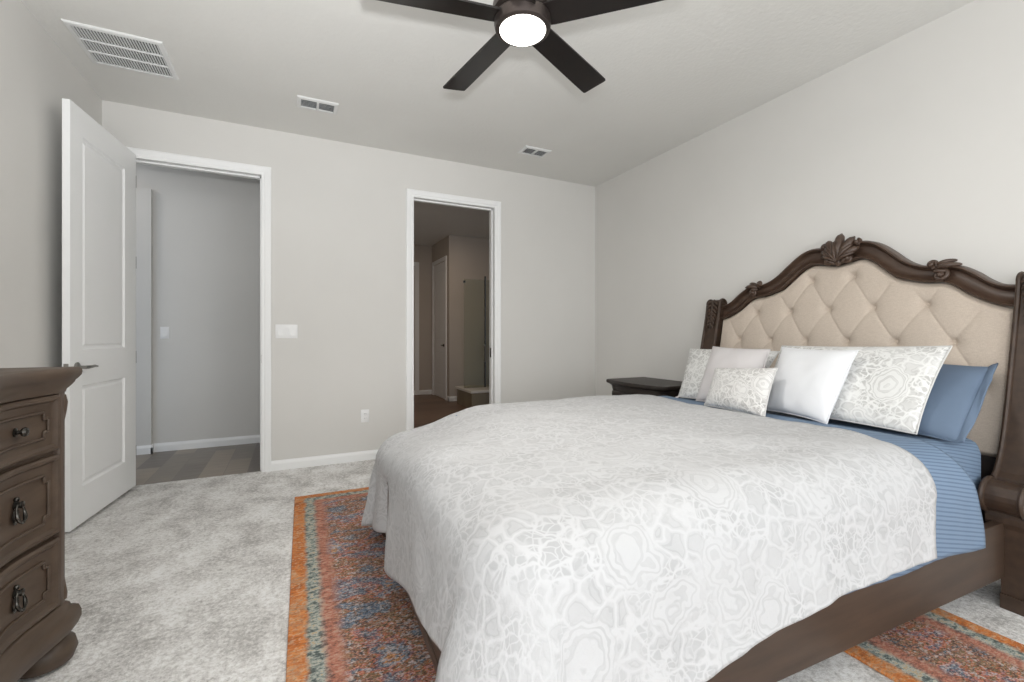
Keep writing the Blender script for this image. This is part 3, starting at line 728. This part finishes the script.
# sleigh-shaped posts
pf = [(2.94, 0.33), (2.655, 0.33), (2.648, 0.352), (2.648, 0.375)]
for k in range(13):
    a = math.radians(250-16.5*k); pf.append((2.675+0.068*math.cos(a), 0.455+0.066*math.sin(a)))
pf += [(2.722, 0.524), (2.745, 0.545), (2.768, 0.58), (2.795, 0.64), (2.825, 0.73), (2.852, 0.84), (2.882, 0.98), (2.912, 1.12), (2.940, 1.26), (2.952, 1.33), (2.958, 1.375)]
for k in range(11):
    a = math.radians(185-22*k); pf.append((2.992+0.035*math.cos(a), 1.378+0.035*math.sin(a)))
pf += [(3.014, 1.32), (3.005, 1.2), (2.975, 0.95), (2.945, 0.6)]
for s_ in (-1, 1):
    y0, y1 = (YC-0.945, YC-0.812) if s_ < 0 else (YC+0.812, YC+0.945)
    b = B(); b.prism(pf, lambda u, v, w: (u, w, v), y0+0.006, y1-0.006)
    yi = y1-0.052 if s_ < 0 else y0+0.052          # the block under the scroll is narrower than the scroll
    b.box(2.655, 2.945, min(yi, y0+0.006 if s_ < 0 else y1-0.006), max(yi, y0+0.006 if s_ < 0 else y1-0.006), 0.0, 0.335)
    b.box(2.645, 2.950, min(yi, y0 if s_ < 0 else y1), max(yi, y0 if s_ < 0 else y1), 0.0, 0.06)
    post = b.build('post', bedwood, bed)
    post.modifiers.new('bevel', 'BEVEL').width = 0.006; post.modifiers['bevel'].segments = 2; post.modifiers['bevel'].limit_method = 'ANGLE'
    # beads along both front edges, scroll eyes and carved leaf
    front = pf[4:-4]
    for yy in (y0+0.008, y1-0.008):
        B().tube([(x-0.002, yy, z) for x, z in front], 0.0105, 8).build('bead', bedwood, post, True)
    for yy in (y0, y1):
        e = B(); e.lathe([(0.055, -0.006), (0.055, 0.004), (0.04, 0.008), (0.03, 0.004), (0.018, 0.004), (0.014, 0.012), (0.001, 0.014)] if yy == y1 else [(0.001, -0.014), (0.014, -0.012), (0.018, -0.004), (0.03, -0.004), (0.04, -0.008), (0.055, -0.004), (0.055, 0.006)], (2.675, yy, 0.455), 22, 'y')
        e.build('scroll_eye', bedwood, post, True)
    lf = B(); ym = (y0+y1)/2
    def pfx(z): return interp(z, [(0.64, 2.795), (0.84, 2.852), (1.12, 2.912), (1.26, 2.940), (1.33, 2.952), (1.375, 2.957), (1.40, 2.970), (1.45, 3.0)])
    for k in range(7):
        z = 1.40-0.03*k; 
        for q in (-1, 1):
            pts = [(pfx(z-0.0)-0.006, ym+q*0.006, z), (pfx(z-0.008)-0.016, ym+q*0.028*(1-0.06*k), z-0.010), (pfx(z-0.028)-0.010, ym+q*0.048*(1-0.07*k), z-0.032)]
            lf.tube(pts, [0.010, 0.013, 0.005], 8)
    lf.tube([(pfx(z)-0.010, ym, z) for z in (1.412, 1.39, 1.36, 1.31, 1.26, 1.21, 1.17)], [0.008, 0.012, 0.013, 0.012, 0.010, 0.007, 0.003], 8)
    lf.build('leaf_carving', bedwood, post, True, angle=60)

B().box(0.395, 2.66, 0.790, 0.825, 0.125, 0.354, 0.004).build('side_rail', bedwood, bed)
B().box(0.395, 2.66, 2.503, 2.538, 0.125, 0.354, 0.004).build('side_rail', bedwood, bed)
b = B(); b.box(0.372, 0.402, 0.806, 2.522, 0.125, 0.40, 0.006); b.box(0.366, 0.408, 0.806, 2.522, 0.395, 0.42, 0.006); b.box(0.366, 0.405, 0.806, 2.522, 0.125, 0.165, 0.006)
b.build('footboard', bedwood_y, bed)
for yy in (0.80, 2.46):
    B().lathe([(0.030, 0.0135), (0.040, 0.03), (0.045, 0.06), (0.038, 0.095), (0.045, 0.13)], (0.39+0.03, yy+0.035, 0), 20).build('foot', bedwood, bed, True)
b = B()
for k in range(9): x = 0.55+k*0.25; b.box(x, x+0.09, 0.825, 2.503, 0.30, 0.325)
b.build('slats', darkwood, bed)

# mattress with striped fitted sheet
def rbox(b, x0, x1, y0, y1, z0, z1, r, seg=5): return b.box(x0, x1, y0, y1, z0, z1, r, seg)
b = rbox(B(), 0.72, 2.745, 0.872, 2.43, 0.327, 0.684, 0.07, 6)
tag(b.build('mattress', stripe_m, base=(1.6, YC, 0.327), frame=BF, smooth=True, angle=60), 'mattress in a blue pinstriped fitted sheet, bare only next to the headboard', 'mattress')

# flat sheet: draped over the mattress under the duvet
def wr(x, y, s=1.0, a=1.0): return a*(noise.noise((x*3.1*s, y*3.1*s, 1.7))+0.5*noise.noise((x*7.3*s, y*7.3*s, 5.1))+0.25*noise.noise((x*17*s, y*17*s, 9.3)))
def sheet_profile(n_top, r, yn, yf, zt, zh_n, zh_f):
    """(y,z,arc) across the bed, near hem -> far hem"""
    P = []
    for k in range(14): t = k/14; P.append((yn-0.004*(1-t), zh_n+(zt-r-zh_n)*t))
    for k in range(9): a = PI/2*k/9; P.append((yn+r-r*math.cos(a), zt-r+r*math.sin(a)))
    for k in range(n_top+1): P.append((yn+r+(yf-yn-2*r)*k/n_top, zt))
    for k in range(1, 10): a = PI/2*k/9; P.append((yf-r+r*math.sin(a), zt-r+r*math.cos(a)))
    for k in range(1, 15): t = k/14; P.append((yf, zt-r+(zh_f-zt+r)*t))
    return P
SP = sheet_profile(50, 0.17, 0.772, 2.54, 0.698, 0.328, 0.32)
NXs = 60
def sfn(i, j):
    y, z = SP[j]; f = i/(NXs-1)
    hang = sstep(0.66, 0.40, z)
    xe = 2.31+0.012*noise.noise((y*4, z*4, 3))+0.11*sstep(0.69, 0.36, z)
    x = 1.25+(xe-1.25)*f
    sg = -1 if y < YC else 1
    y2 = y+sg*hang*(0.005*noise.noise((x*5, 2.2, 0))+0.004*noise.noise((x*13, z*6, 4)))
    z2 = z+(0.0035*wr(x, y) if z > 0.65 else 0)
    if j < 14: z2 -= (1-j/14)*(0.010*noise.noise((x*3, 7, 1))-0.020*sstep(2.0, 2.4, x)*-1)
    return (x, y2, z2)
b = B(); b.grid(sfn, NXs, len(SP))
o = b.build('flat_sheet', stripe_m, base=(1.7, YC, 0.7), frame=BF, smooth=True, angle=80)
md = o.modifiers.new('solid', 'SOLIDIFY'); md.thickness = 0.006; md.offset = 1
tag(o, 'blue pinstriped flat sheet folded out between duvet and pillows, hanging over the rail', 'sheet')

# duvet
DN, DF, DX, DR, DZ = 0.752, 2.565, 0.35, 0.17, 0.717      # near side, far side, foot, edge radius, top
Xc, Yn, Yf = DX+DR, DN+DR, DF-DR
XS = Xc+0.75
def xend(y, drop):
    e = smooth_interp(y, [(0.75, 2.00), (0.87, 2.02), (1.05, 2.115), (1.3, 2.125), (1.7, 2.085), (2.29, 2.125), (2.6, 2.12)])
    if y < YC: e = e*(1-sstep(0.02, 0.35, drop))+sstep(0.02, 0.35, drop)*(2.02-0.22*max(0, drop-0.06))
    return e
per = []     # (core x or fraction, core y, nx, ny, tag, s)
NS, NC, NF = 84, 16, 80
for i in range(NS): per.append(('far', 1-i/NS, Yf, 0, 1))
for i in range(NC): a = PI/2*i/NC; per.append(('c1', Xc, Yf, -math.sin(a), math.cos(a)))
for i in range(NF): per.append(('foot', Xc, Yf+(Yn-Yf)*i/NF, -1, 0))
for i in range(NC): a = PI/2*i/NC; per.append(('c2', Xc, Yn, -math.cos(a), -math.sin(a)))
for i in range(NS+1): per.append(('near', i/NS, Yn, 0, -1))
NT, NA, NH = 34, 10, 26
def hem_z(kind, x, y, nx, ny):
    foot = smooth_interp(y, [(0.74, 0.295), (0.95, 0.345), (1.13, 0.32), (1.5, 0.24), (1.85, 0.142), (2.12, 0.16), (2.40, 0.122), (2.6, 0.14)])
    if kind == 'foot': return foot
    if kind == 'near': return smooth_interp(x, [(0.5, 0.28), (0.876, 0.285), (0.98, 0.302), (1.29, 0.352), (1.62, 0.374), (1.97, 0.378), (2.1, 0.378)])
    if kind == 'far': return 0.15+0.1*sstep(0.5, 1.4, x)
    if kind == 'c1': return 0.115+0.035*ny
    return 0.295
PTS, UVS = [], []
for (kind, cxf, cy, nx, ny) in per:
    col, uvc = [], []
    side = kind in ('far', 'near')
    arc0 = DR*PI/2
    for j in range(NT+NA+NH+1):
        if j <= NT:
            t = j/NT
            if side:
                e = xend(YC+(cy-YC)*t, 0.0); xo = Xc+cxf*(e-Xc); xi = XS+cxf*(xend(YC, 0)-XS)
                x = xi+(xo-xi)*t if True else 0
                # keep the head edge straight along X
                x = (xi*(1-t)+(Xc+cxf*(e-Xc))*t)
                if cxf > 0.999: x = e
            else:
                x = XS+(cxf-XS)*t
            y = YC+(cy-YC)*t
            z = DZ; fx, fy = x, y
            arc = 0
        else:
            cx = Xc+cxf*(xend(cy, 0)-Xc) if side else cxf
            if j <= NT+NA:
                a = PI/2*(j-NT)/NA; off = DR*math.sin(a); drop = DR*(1-math.cos(a)); arc = DR*a
            else:
                q = (j-NT-NA)/NH
                hz = hem_z(kind, cx, cy, nx, ny)
                hang = (DZ-DR)-hz
                drop = DR+hang*q; arc = arc0+hang*q
                fl = {'far': 0.02, 'near': 0.028, 'foot': 0.022, 'c1': 0.075, 'c2': 0.05}[kind]
                off = DR+fl*q**1.2
                s = cy if kind == 'foot' else cx
                amp = sstep(0, 0.7, q)
                if kind == 'foot':
                    off += amp*(0.022*noise.noise((cy*4.5, 3, q*0.6)))
                    off -= 0.175*amp*math.exp(-((cy-2.11)/0.085)**2)
                    off += 0.012*amp*math.exp(-((cy-1.88)/0.10)**2)
                elif kind == 'near':
                    off += amp*(0.014*noise.noise((cx*4, 9, q*0.7))+0.006*noise.noise((cx*11, 4, q)))
                elif kind == 'far': off += amp*0.03*noise.noise((cx*4, 1, q))
                elif kind == 'c2': off += amp*0.022*noise.noise((0.6+math.atan2(ny, nx)*0.7, 3, q*0.6))
            if side: 
                e = xend(cy, drop) if kind == 'near' else xend(cy, 0)
                cx = Xc+cxf*(e-Xc)
            x, y, z = cx+nx*off, cy+ny*off, DZ-drop
            fx, fy = cx+nx*arc, cy+ny*arc
        # slight crown and cloth wrinkles
        wz = 0.010*wr(x, y, 1.0) if z > DZ-0.08 else 0.0
        dz = wz-0.012*sstep(0.55, 1.0, abs(y-YC)/0.9)*(z > DZ-0.01)*0
        # the foot end sags a little before the edge
        dz -= 0.020*sstep(1.0, 0.5, x)*sstep(0.6, 0.72, z)
        dz -= 0.10*sstep(1.0, 0.42, x)*sstep(1.45, 2.35, y)*sstep(0.35, 0.62, z)
        wn = 0.005*wr(x*1.3+5, z*1.3+y*1.3) if z < DZ-0.08 else 0
        col.append((x+nx*wn, y+ny*wn, z+dz)); uvc.append((fx, fy))
    PTS.append(col); UVS.append(uvc)
me = bpy.data.meshes.new('duvet')
nI, nJ = len(PTS), len(PTS[0])
base = Vector((1.3, YC, 0.5))
vs = [Vector(p)-base for c in PTS for p in c]
fs = [(i*nJ+j, i*nJ+j+1, (i+1)*nJ+j+1, (i+1)*nJ+j) for i in range(nI-1) for j in range(nJ-1)]
me.from_pydata(vs, [], fs)
uvl = me.uv_layers.new(name='UVMap')
flat = [q for c in UVS for q in c]
for lp in me.loops: uvl.data[lp.index].uv = flat[lp.vertex_index]
bm = bmesh.new(); bm.from_mesh(me); bmesh.ops.remove_doubles(bm, verts=bm.verts, dist=0.0005); bmesh.ops.recalc_face_normals(bm, faces=bm.faces)
up = sum(f.normal.z*f.calc_area() for f in bm.faces)
if up < 0: bmesh.ops.reverse_faces(bm, faces=bm.faces)
bm.to_mesh(me); bm.free()
me.polygons.foreach_set('use_smooth', [True]*len(me.polygons))
dv_o = bpy.data.objects.new('duvet', me); COL.objects.link(dv_o); me.materials.append(duvet_m)
dv_o.matrix_world = BF @ Matrix.Translation(base)
md = dv_o.modifiers.new('solid', 'SOLIDIFY'); md.thickness = 0.014; md.offset = 0.0
tag(dv_o, 'white duvet with pale grey damask medallions spread over the bed', 'duvet')

# ---------------------------------------------------------------- pillows
def pillow(name, label, mat, bl, br, tl, tr, th, cat='pillow', group=None, concave=0.05, seed=0, tassels=(), sag=0.0, hem=False, uvs=1.0):
    bl, br, tl, tr = (Vector(q)-Vector((0, 0, dz_)) for q, dz_ in ((bl, 0.014), (br, 0.014), (tl, 0), (tr, 0)))
    n = ((br-bl).cross(tl-bl)).normalized()
    if n.x > 0: n = -n
    N = 44
    w_ = ((br-bl).length+(tr-tl).length)/2; h_ = ((tl-bl).length+(tr-br).length)/2
    bm = bmesh.new(); uvL = bm.loops.layers.uv.new('UVMap')
    def pos(i, j, s):
        u, v = -1+2*i/N, -1+2*j/N
        uu = math.copysign(abs(u)**0.9, u); vv = math.copysign(abs(v)**0.9, v)
        pu = uu*(1-concave*(1-v*v)); pv = vv*(1-concave*(1-u*u))
        a, c = (pu+1)/2, (pv+1)/2
        p = (bl*(1-a)+br*a)*(1-c)+(tl*(1-a)+tr*a)*c
        t = (max(0, 1-abs(u)**2.4)*max(0, 1-abs(v)**2.4))**0.52*th/2
        k = noise.noise((u*1.7+seed, v*1.7, seed*1.3))*0.10+noise.noise((u*4+seed, v*4, 2))*0.035
        rad = max(abs(u), abs(v))
        crn = 0.045*math.sin(9*math.atan2(v, u)+seed)*sstep(0.55, 0.95, rad)*(1-sstep(0.95, 1, rad))
        p = p+n*(s*t*(1+k+crn))
        return p
    V = {}
    for s in (1, -1):
        for i in range(N+1):
            for j in range(N+1):
                edge = i in (0, N) or j in (0, N)
                if s == -1 and edge: V[s, i, j] = V[1, i, j]
                else: V[s, i, j] = bm.verts.new(pos(i, j, s))
        for i in range(N):
            for j in range(N):
                q = [(i, j), (i+1, j), (i+1, j+1), (i, j+1)]
                f = bm.faces.new([V[s, a, c] for a, c in q])
                for lp, (a, c) in zip(f.loops, q): lp[uvL].uv = (a/N*w_*uvs+seed*0.37, c/N*h_*uvs+seed*0.61)
    bmesh.ops.recalc_face_normals(bm, faces=bm.faces)
    base = (bl+br)/2
    for v in bm.verts: v.co -= base
    me = bpy.data.meshes.new(name); bm.to_mesh(me); bm.free()
    me.materials.append(mat); me.polygons.foreach_set('use_smooth', [True]*len(me.polygons))
    o = bpy.data.objects.new(name, me); COL.objects.link(o); o.matrix_world = BF @ Matrix.Translation(base)
    BASE[o.name] = tuple(base)
    tag(o, label, cat, group)
    # piped seam
    rim = [pos(i, 0, 1) for i in range(N)]+[pos(N, j, 1) for j in range(N)]+[pos(N-i, N, 1) for i in range(N)]+[pos(0, N-j, 1) for j in range(N)]
    b = B(); b.tube(rim, 0.0035, 6, True); b.build('seam', mat, o, True)
    for c in tassels:
        p = {'bl': bl, 'br': br, 'tl': tl, 'tr': tr}[c]; d = Vector((-0.03, 0.0, -0.012 if c[0] == 'b' else 0.01))
        b = B(); b.ball(p+d*0.15, 0.007, 8)
        for k in range(7):
            a = 2*PI*k/7; e = p+d*1.0+Vector((0, 0.012*math.cos(a), 0.005*math.sin(a)))
            b.tube([p+d*0.2, p+d*0.6+Vector((0, 0.006*math.cos(a), 0.004*math.sin(a)+0.003)), e], [0.003, 0.0035, 0.002], 6)
        b.build('tassel', pink_t, o, True)
    return o
pillow('sleeping_pillow', 'blue pillow leaning on the headboard at the near side of the bed', blue_p, (2.48, 1.52, 0.735), (2.46, 0.855, 0.705), (2.86, 1.55, 0.99), (2.86, 0.896, 0.985), 0.12, seed=3, concave=0.03)
hb = B(); e0, e1 = Vector((2.46, 0.855, 0.691)), Vector((2.86, 0.896, 0.985))
def hemfn(i, j):
    t, q = i/20, j/6
    p = e0+(e1-e0)*t; nrm = Vector((-0.57, 0, 0.82))
    return p+Vector((0, 0.012-0.026*q, 0))+nrm*(0.010*math.sin(t*9+q*2)*q+0.010*(t > 0.8)*q)+Vector((0.012*q*t, 0, 0.02*q*sstep(0.75, 1, t)))
hb.grid(hemfn, 21, 7)
hm = hb.build('case_hem', blue_p, bpy.data.objects['sleeping_pillow'], True)
md = hm.modifiers.new('solid', 'SOLIDIFY'); md.thickness = 0.008; md.offset = 0
pillow('pillow_sham', 'long damask pillow standing between the blue pillow and the plain white one', sham_m, (2.42, 1.75, 0.722), (2.40, 0.972, 0.722), (2.70, 1.79, 1.065), (2.70, 0.975, 1.082), 0.10, seed=1, concave=0.035)
pillow('throw_pillow', 'plain bright white square pillow near the middle of the bed', linen_w, (2.385, 1.675, 0.722), (2.29, 1.275, 0.720), (2.565, 1.69, 1.060), (2.54, 1.275, 1.055), 0.13, seed=5, tassels=('bl',), concave=0.05)
pillow('pillow_sham', 'damask pillow at the far end of the row, nearest the nightstand', sham_m, (2.42, 1.80, 0.722), (2.42, 2.37, 0.705), (2.69, 1.80, 1.03), (2.69, 2.525, 1.028), 0.13, seed=2, concave=0.035, tassels=('br',))
pillow('throw_pillow', 'pale lilac grey square pillow behind the small damask cushion', lilac, (2.34, 2.13, 0.716), (2.36, 1.72, 0.716), (2.56, 2.19, 1.052), (2.58, 1.78, 1.045), 0.14, seed=7, concave=0.04)
pillow('lumbar_pillow', 'small oblong damask cushion in front of the lilac grey pillow', lumbar_m, (2.205, 1.935, 0.722), (2.135, 1.485, 0.722), (2.355, 1.985, 0.925), (2.315, 1.545, 0.955), 0.11, seed=4, concave=0.05, cat='cushion')

# ---------------------------------------------------------------- nightstand
def plan_outline(x0, x1, y0, y1, ins):
    """nightstand top plan: back on the wall (x1), bowed front with canted corners"""
    P = []
    x0 += ins; y0 += ins; y1 -= ins
    c = 0.07
    P += [(x1, y0), ]
    n = 6
    for k in range(n+1): a = PI/2*k/n; P.append((x0+0.03+c-c*math.sin(a), y0+c-c*math.cos(a)))
    m = 16
    for k in range(m+1):
        t = k/m; y = y0+c+0.02+(y1-y0-2*c-0.04)*t
        P.append((x0+0.03-0.03*math.sin(PI*t)**0.8, y))
    for k in range(n+1): a = PI/2*k/n; P.append((x0+0.03+c-c*math.cos(a), y1-c+c*math.sin(a)))
    P += [(x1, y1)]
    return P
ns = thing('nightstand', 'dark wood nightstand in the corner beyond the bed', 'nightstand', (2.86, 3.09, 0))
b = B(); R = []
for ins, z in ((0.030, 0.672), (0.022, 0.680), (0.012, 0.686), (0.002, 0.692), (0.0, 0.702), (0.0, 0.712), (0.005, 0.719), (0.012, 0.720)):
    R.append([(x, y, z) for x, y in plan_outline(2.60, 3.115, 2.70, 3.45, ins)])
b.rings(R); b.build('top', darkwood, ns, True)
b = B(); R = []
for ins, z in ((0.055, 0.13), (0.045, 0.16), (0.05, 0.25), (0.06, 0.45), (0.05, 0.58), (0.034, 0.672)):
    R.append([(x, y, z) for x, y in plan_outline(2.60, 3.110, 2.70, 3.45, ins)])
b.rings(R); b.build('body', darkwood, ns, True)
for z0, z1 in ((0.19, 0.39), (0.42, 0.62)):
    b = B(); R = []
    for dx, ins in ((0.05, 0.0), (0.008, 0.0), (0.0, 0.008)):
        R.append([(2.633+0.015+dx-0.012*math.sin(PI*t), 2.83+ins+(3.35-2.83-2*ins)*t, z) for z, ts in ((z0+ins, [k/10 for k in range(11)]), (z1-ins, [1-k/10 for k in range(11)])) for t in ts])
    b.rings(R); dr = b.build('drawer', darkwood, ns, True)
    for yy in (2.97, 3.21):
        k = B(); k.lathe([(0.016, -0.026), (0.019, -0.018), (0.008, -0.012), (0.007, 0.014)], (2.632, yy, (z0+z1)/2), 14, 'x'); k.build('knob', iron, dr, True)
for xx, yy in ((2.71, 2.80), (2.71, 3.35), (3.05, 2.80), (3.05, 3.35)):
    B().lathe([(0.022, 0), (0.030, 0.02), (0.034, 0.05), (0.026, 0.09), (0.036, 0.14)], (xx, yy, 0), 16).build('foot', darkwood, ns, True)

# ---------------------------------------------------------------- dresser
DY0, DY1, DXF, DXB = 0.70, 2.10, -0.72, -1.232
ds = thing('dresser', 'weathered brown wood dresser with three visible drawers against the left wall', 'dresser', (-0.97, 1.40, 0))
def serp(y):
    d = min(DY1-y, y-DY0)
    if d < 0.035: return 0.0
    t = (d-0.035)/(0.70-0.035)
    return -0.042*math.sin(PI*min(1, t/0.72))**1.3 if t < 0.72 else 0.045*math.sin(PI/2*(t-0.72)/0.28)**2
NYd = 70
def front_line(ext, x_off, clip0=0.0):
    """points along the front from far end to near end, pushed out by ext"""
    P = []
    for k in range(NYd+1):
        y = DY1+ext+(DY0-DY1-2*ext)*k/NYd
        P.append((DXF+x_off+serp(min(DY1, max(DY0, y))), y))
    return P
def slab(b, layers):
    """layers: (ext, x_off, z) stacked outline of the whole case"""
    R = []
    for ext, xo, z in layers:
        fl = front_line(ext, xo)
        # round the two front corners
        R.append([(x, y, z) for x, y in [(DXB, DY1+ext)]+fl+[(DXB, DY0-ext)]])
    b.rings(R)
b = B(); slab(b, [(0.004, 0.004, 0.935), (0.006, 0.006, 0.945), (0.016, 0.016, 0.958), (0.022, 0.022, 0.968), (0.024, 0.024, 0.975), (0.030, 0.030, 0.982), (0.036, 0.036, 0.992), (0.038, 0.038, 1.003), (0.037, 0.037, 1.012), (0.032, 0.032, 1.019), (0.026, 0.026, 1.021)])
b.build('top', wood, ds, True, angle=50)
b = B(); slab(b, [(0, -0.014, 0.19), (0, -0.014, 0.937)]); b.build('case', wood, ds, True, angle=50)
b = B(); slab(b, [(0.018, 0.018, 0.100), (0.029, 0.029, 0.108), (0.036, 0.036, 0.128), (0.036, 0.036, 0.150), (0.030, 0.030, 0.172), (0.020, 0.020, 0.182), (0.014, 0.014, 0.186), (0.012, 0.012, 0.194), (0.006, 0.006, 0.202), (0.0, 0.0, 0.207)])
b.build('base_moulding', wood, ds, True, angle=50)
for yy in (DY0+0.03, DY1-0.03):     # corner stiles with carved bracket
    s_ = 1 if yy > 1.4 else -1
    b = B(); b.box(DXF-0.03, DXF+0.004, min(yy-s_*0.008, yy+s_*0.03), max(yy-s_*0.008, yy+s_*0.03), 0.20, 0.937, 0.004)
    b.tube([(DXF-0.006, yy+s_*0.031, z) for z in (0.925, 0.90, 0.87, 0.84, 0.81)], [0.012, 0.017, 0.014, 0.009, 0.003], 8)
    b.tube([(DXF-0.006, yy+s_*0.031, z) for z in (0.212, 0.235, 0.26, 0.29, 0.31)], [0.014, 0.016, 0.012, 0.008, 0.003], 8)
    b.build('corner_stile', wood_v, ds, True, angle=45)
for yy in (DY0+0.015, DY1-0.015):
    for xx in (DXF-0.045, DXB+0.09):
        B().lathe([(0.05, 0.0), (0.074, 0.012), (0.085, 0.042), (0.078, 0.072), (0.052, 0.095), (0.04, 0.105)], (xx, yy, 0), 24).build('bun_foot', wood, ds, True)
def drawer(z0, z1, ring_pull):
    ya, yb = DY1-0.045, DY0+0.045
    ys = [ya+(yb-ya)*k/60 for k in range(61)]
    def X(y): return DXF+serp(y)
    b = B(); R = []
    for ins, dep in ((0.0, -0.014), (0.0, 0.004), (0.006, 0.010), (0.014, 0.010), (0.022, 0.001), (0.030, 0.000)):
        pts = []
        yy = [ya-ins+(yb-ya+2*ins)*k/60 for k in range(61)]
        R.append([(X(y)+dep, y, z0+ins) for y in yy]+[(X(y)+dep, y, z1-ins) for y in reversed(yy)])
    VV = b.rings(R, True, False)
    # face strip
    last = VV[-1]; n = len(last)//2
    for k in range(n-1): b.face([last[k], last[k+1], last[2*n-2-k], last[2*n-1-k]])
    o = b.build('drawer', wood, ds, True, angle=40)
    # raised moulding loop with notched corners
    m, nt_ = 0.062 if not ring_pull else 0.068, 0.022
    a0, a1, c0, c1 = ya-0.045, yb+0.045, z0+m*0.8, z1-m*0.8
    loop = []
    def seg(p, q, n):
        for k in range(n): t = k/n; loop.append((p[0]+(q[0]-p[0])*t, p[1]+(q[1]-p[1])*t))
    cs = [(a0, c0+nt_), (a0, c1-nt_), (a0-nt_*0.8, c1-nt_), (a0-nt_*0.8, c1), (a1+nt_*0.8, c1), (a1+nt_*0.8, c1-nt_), (a1, c1-nt_), (a1, c0+nt_), (a1+nt_*0.8, c0+nt_), (a1+nt_*0.8, c0), (a0-nt_*0.8, c0), (a0-nt_*0.8, c0+nt_)]
    for i in range(12):
        p, q = cs[i], cs[(i+1) % 12]; seg(p, q, 40 if abs(p[0]-q[0]) > 0.3 else 4)
    B().tube([(X(y)+0.003, y, z) for y, z in loop], 0.0048, 6, True).build('moulding', wood, o, True, angle=80)
    zc = (z0+z1)/2
    for yk in (1.885, 0.915):
        x = X(yk)+0.001
        if not ring_pull:
            k = B(); k.lathe([(0.014, 0.0), (0.014, 0.003), (0.007, 0.006), (0.006, 0.013), (0.012, 0.016), (0.015, 0.022), (0.012, 0.028), (0.003, 0.031)], (x, yk, zc), 18, 'x')
            k.build('knob', iron, o, True)
        else:
            k = B(); zt = zc+0.022
            k.lathe([(0.015, 0.0), (0.015, 0.003), (0.009, 0.005), (0.008, 0.011), (0.011, 0.014), (0.010, 0.019), (0.002, 0.021)], (x, yk, zt), 16, 'x')
            k.ball((x+0.003, yk, zt+0.017), 0.008, 10)
            k.ball((x+0.002, yk, zc-0.012), 0.026, 12, (0.10, 0.75, 1.0))
            pts = []
            for q in range(20):
                a = 2*PI*q/20+PI/2; pts.append((x+0.013-0.005*math.sin(a), yk+0.022*math.cos(a), zt-0.027+0.027*math.sin(a)))
            k.tube(pts, [0.0042+0.0015*math.cos(3*2*PI*q/20) for q in range(20)], 8, True)
            k.ball((x+0.017, yk, zt-0.054), 0.006, 10)
            k.build('ring_pull', iron, o, True)
drawer(0.745, 0.930, False)
drawer(0.462, 0.728, True)
drawer(0.212, 0.446, True)

# ---------------------------------------------------------------- ceiling fan
FX, FY = 0.882, 1.712
fan = thing('ceiling_fan', 'dark five-blade ceiling fan with a lit round white lens', 'ceiling fan', (FX, FY, ZC))
B().lathe([(0.030, -0.075), (0.055, -0.065), (0.070, -0.03), (0.072, 0.0)], (FX, FY, ZC), 28).build('canopy', bronze, fan, True)
B().lathe([(0.013, -0.24), (0.013, -0.06)], (FX, FY, ZC), 16).build('downrod', bronze, fan, True)
B().lathe([(0.110, 2.432), (0.117, 2.436), (0.121, 2.452), (0.121, 2.480), (0.116, 2.488), (0.108, 2.491), (0.116, 2.496), (0.126, 2.505), (0.128, 2.535), (0.118, 2.57), (0.09, 2.60), (0.04, 2.618), (0.02, 2.63)], (FX, FY, 0), 44).build('motor_housing', bronze, fan, True, angle=30)
tag(B().lathe([(0.002, 2.404), (0.05, 2.407), (0.08, 2.415), (0.097, 2.427), (0.101, 2.436), (0.094, 2.44)], (FX, FY, 0), 40).build('light_lens', lens_m, fan, True), 'glowing white round lens')
for k in range(5):
    a = math.radians(26.1+72*k)
    M = Matrix.Translation((FX, FY, 2.478)) @ Matrix.Rotation(a, 4, 'Z') @ Matrix.Rotation(math.radians(-11), 4, 'X')
    b = B()
    ol = [(0.085, -0.050), (0.13, -0.056), (0.30, -0.060), (0.55, -0.066), (0.647, -0.067), (0.654, -0.061), (0.654, 0.061), (0.647, 0.067), (0.55, 0.066), (0.30, 0.060), (0.13, 0.056), (0.085, 0.050)]
    b.prism(ol, lambda u, v, w: Vector((u, v, w)), -0.004, 0.004)
    b.xf(M); bl = b.build('blade', fanwood, fan)
    b = B(); b.box(0.06, 0.17, -0.022, 0.022, 0.004, 0.009, 0.002); b.xf(M); b.build('blade_bracket', bronze, bl)
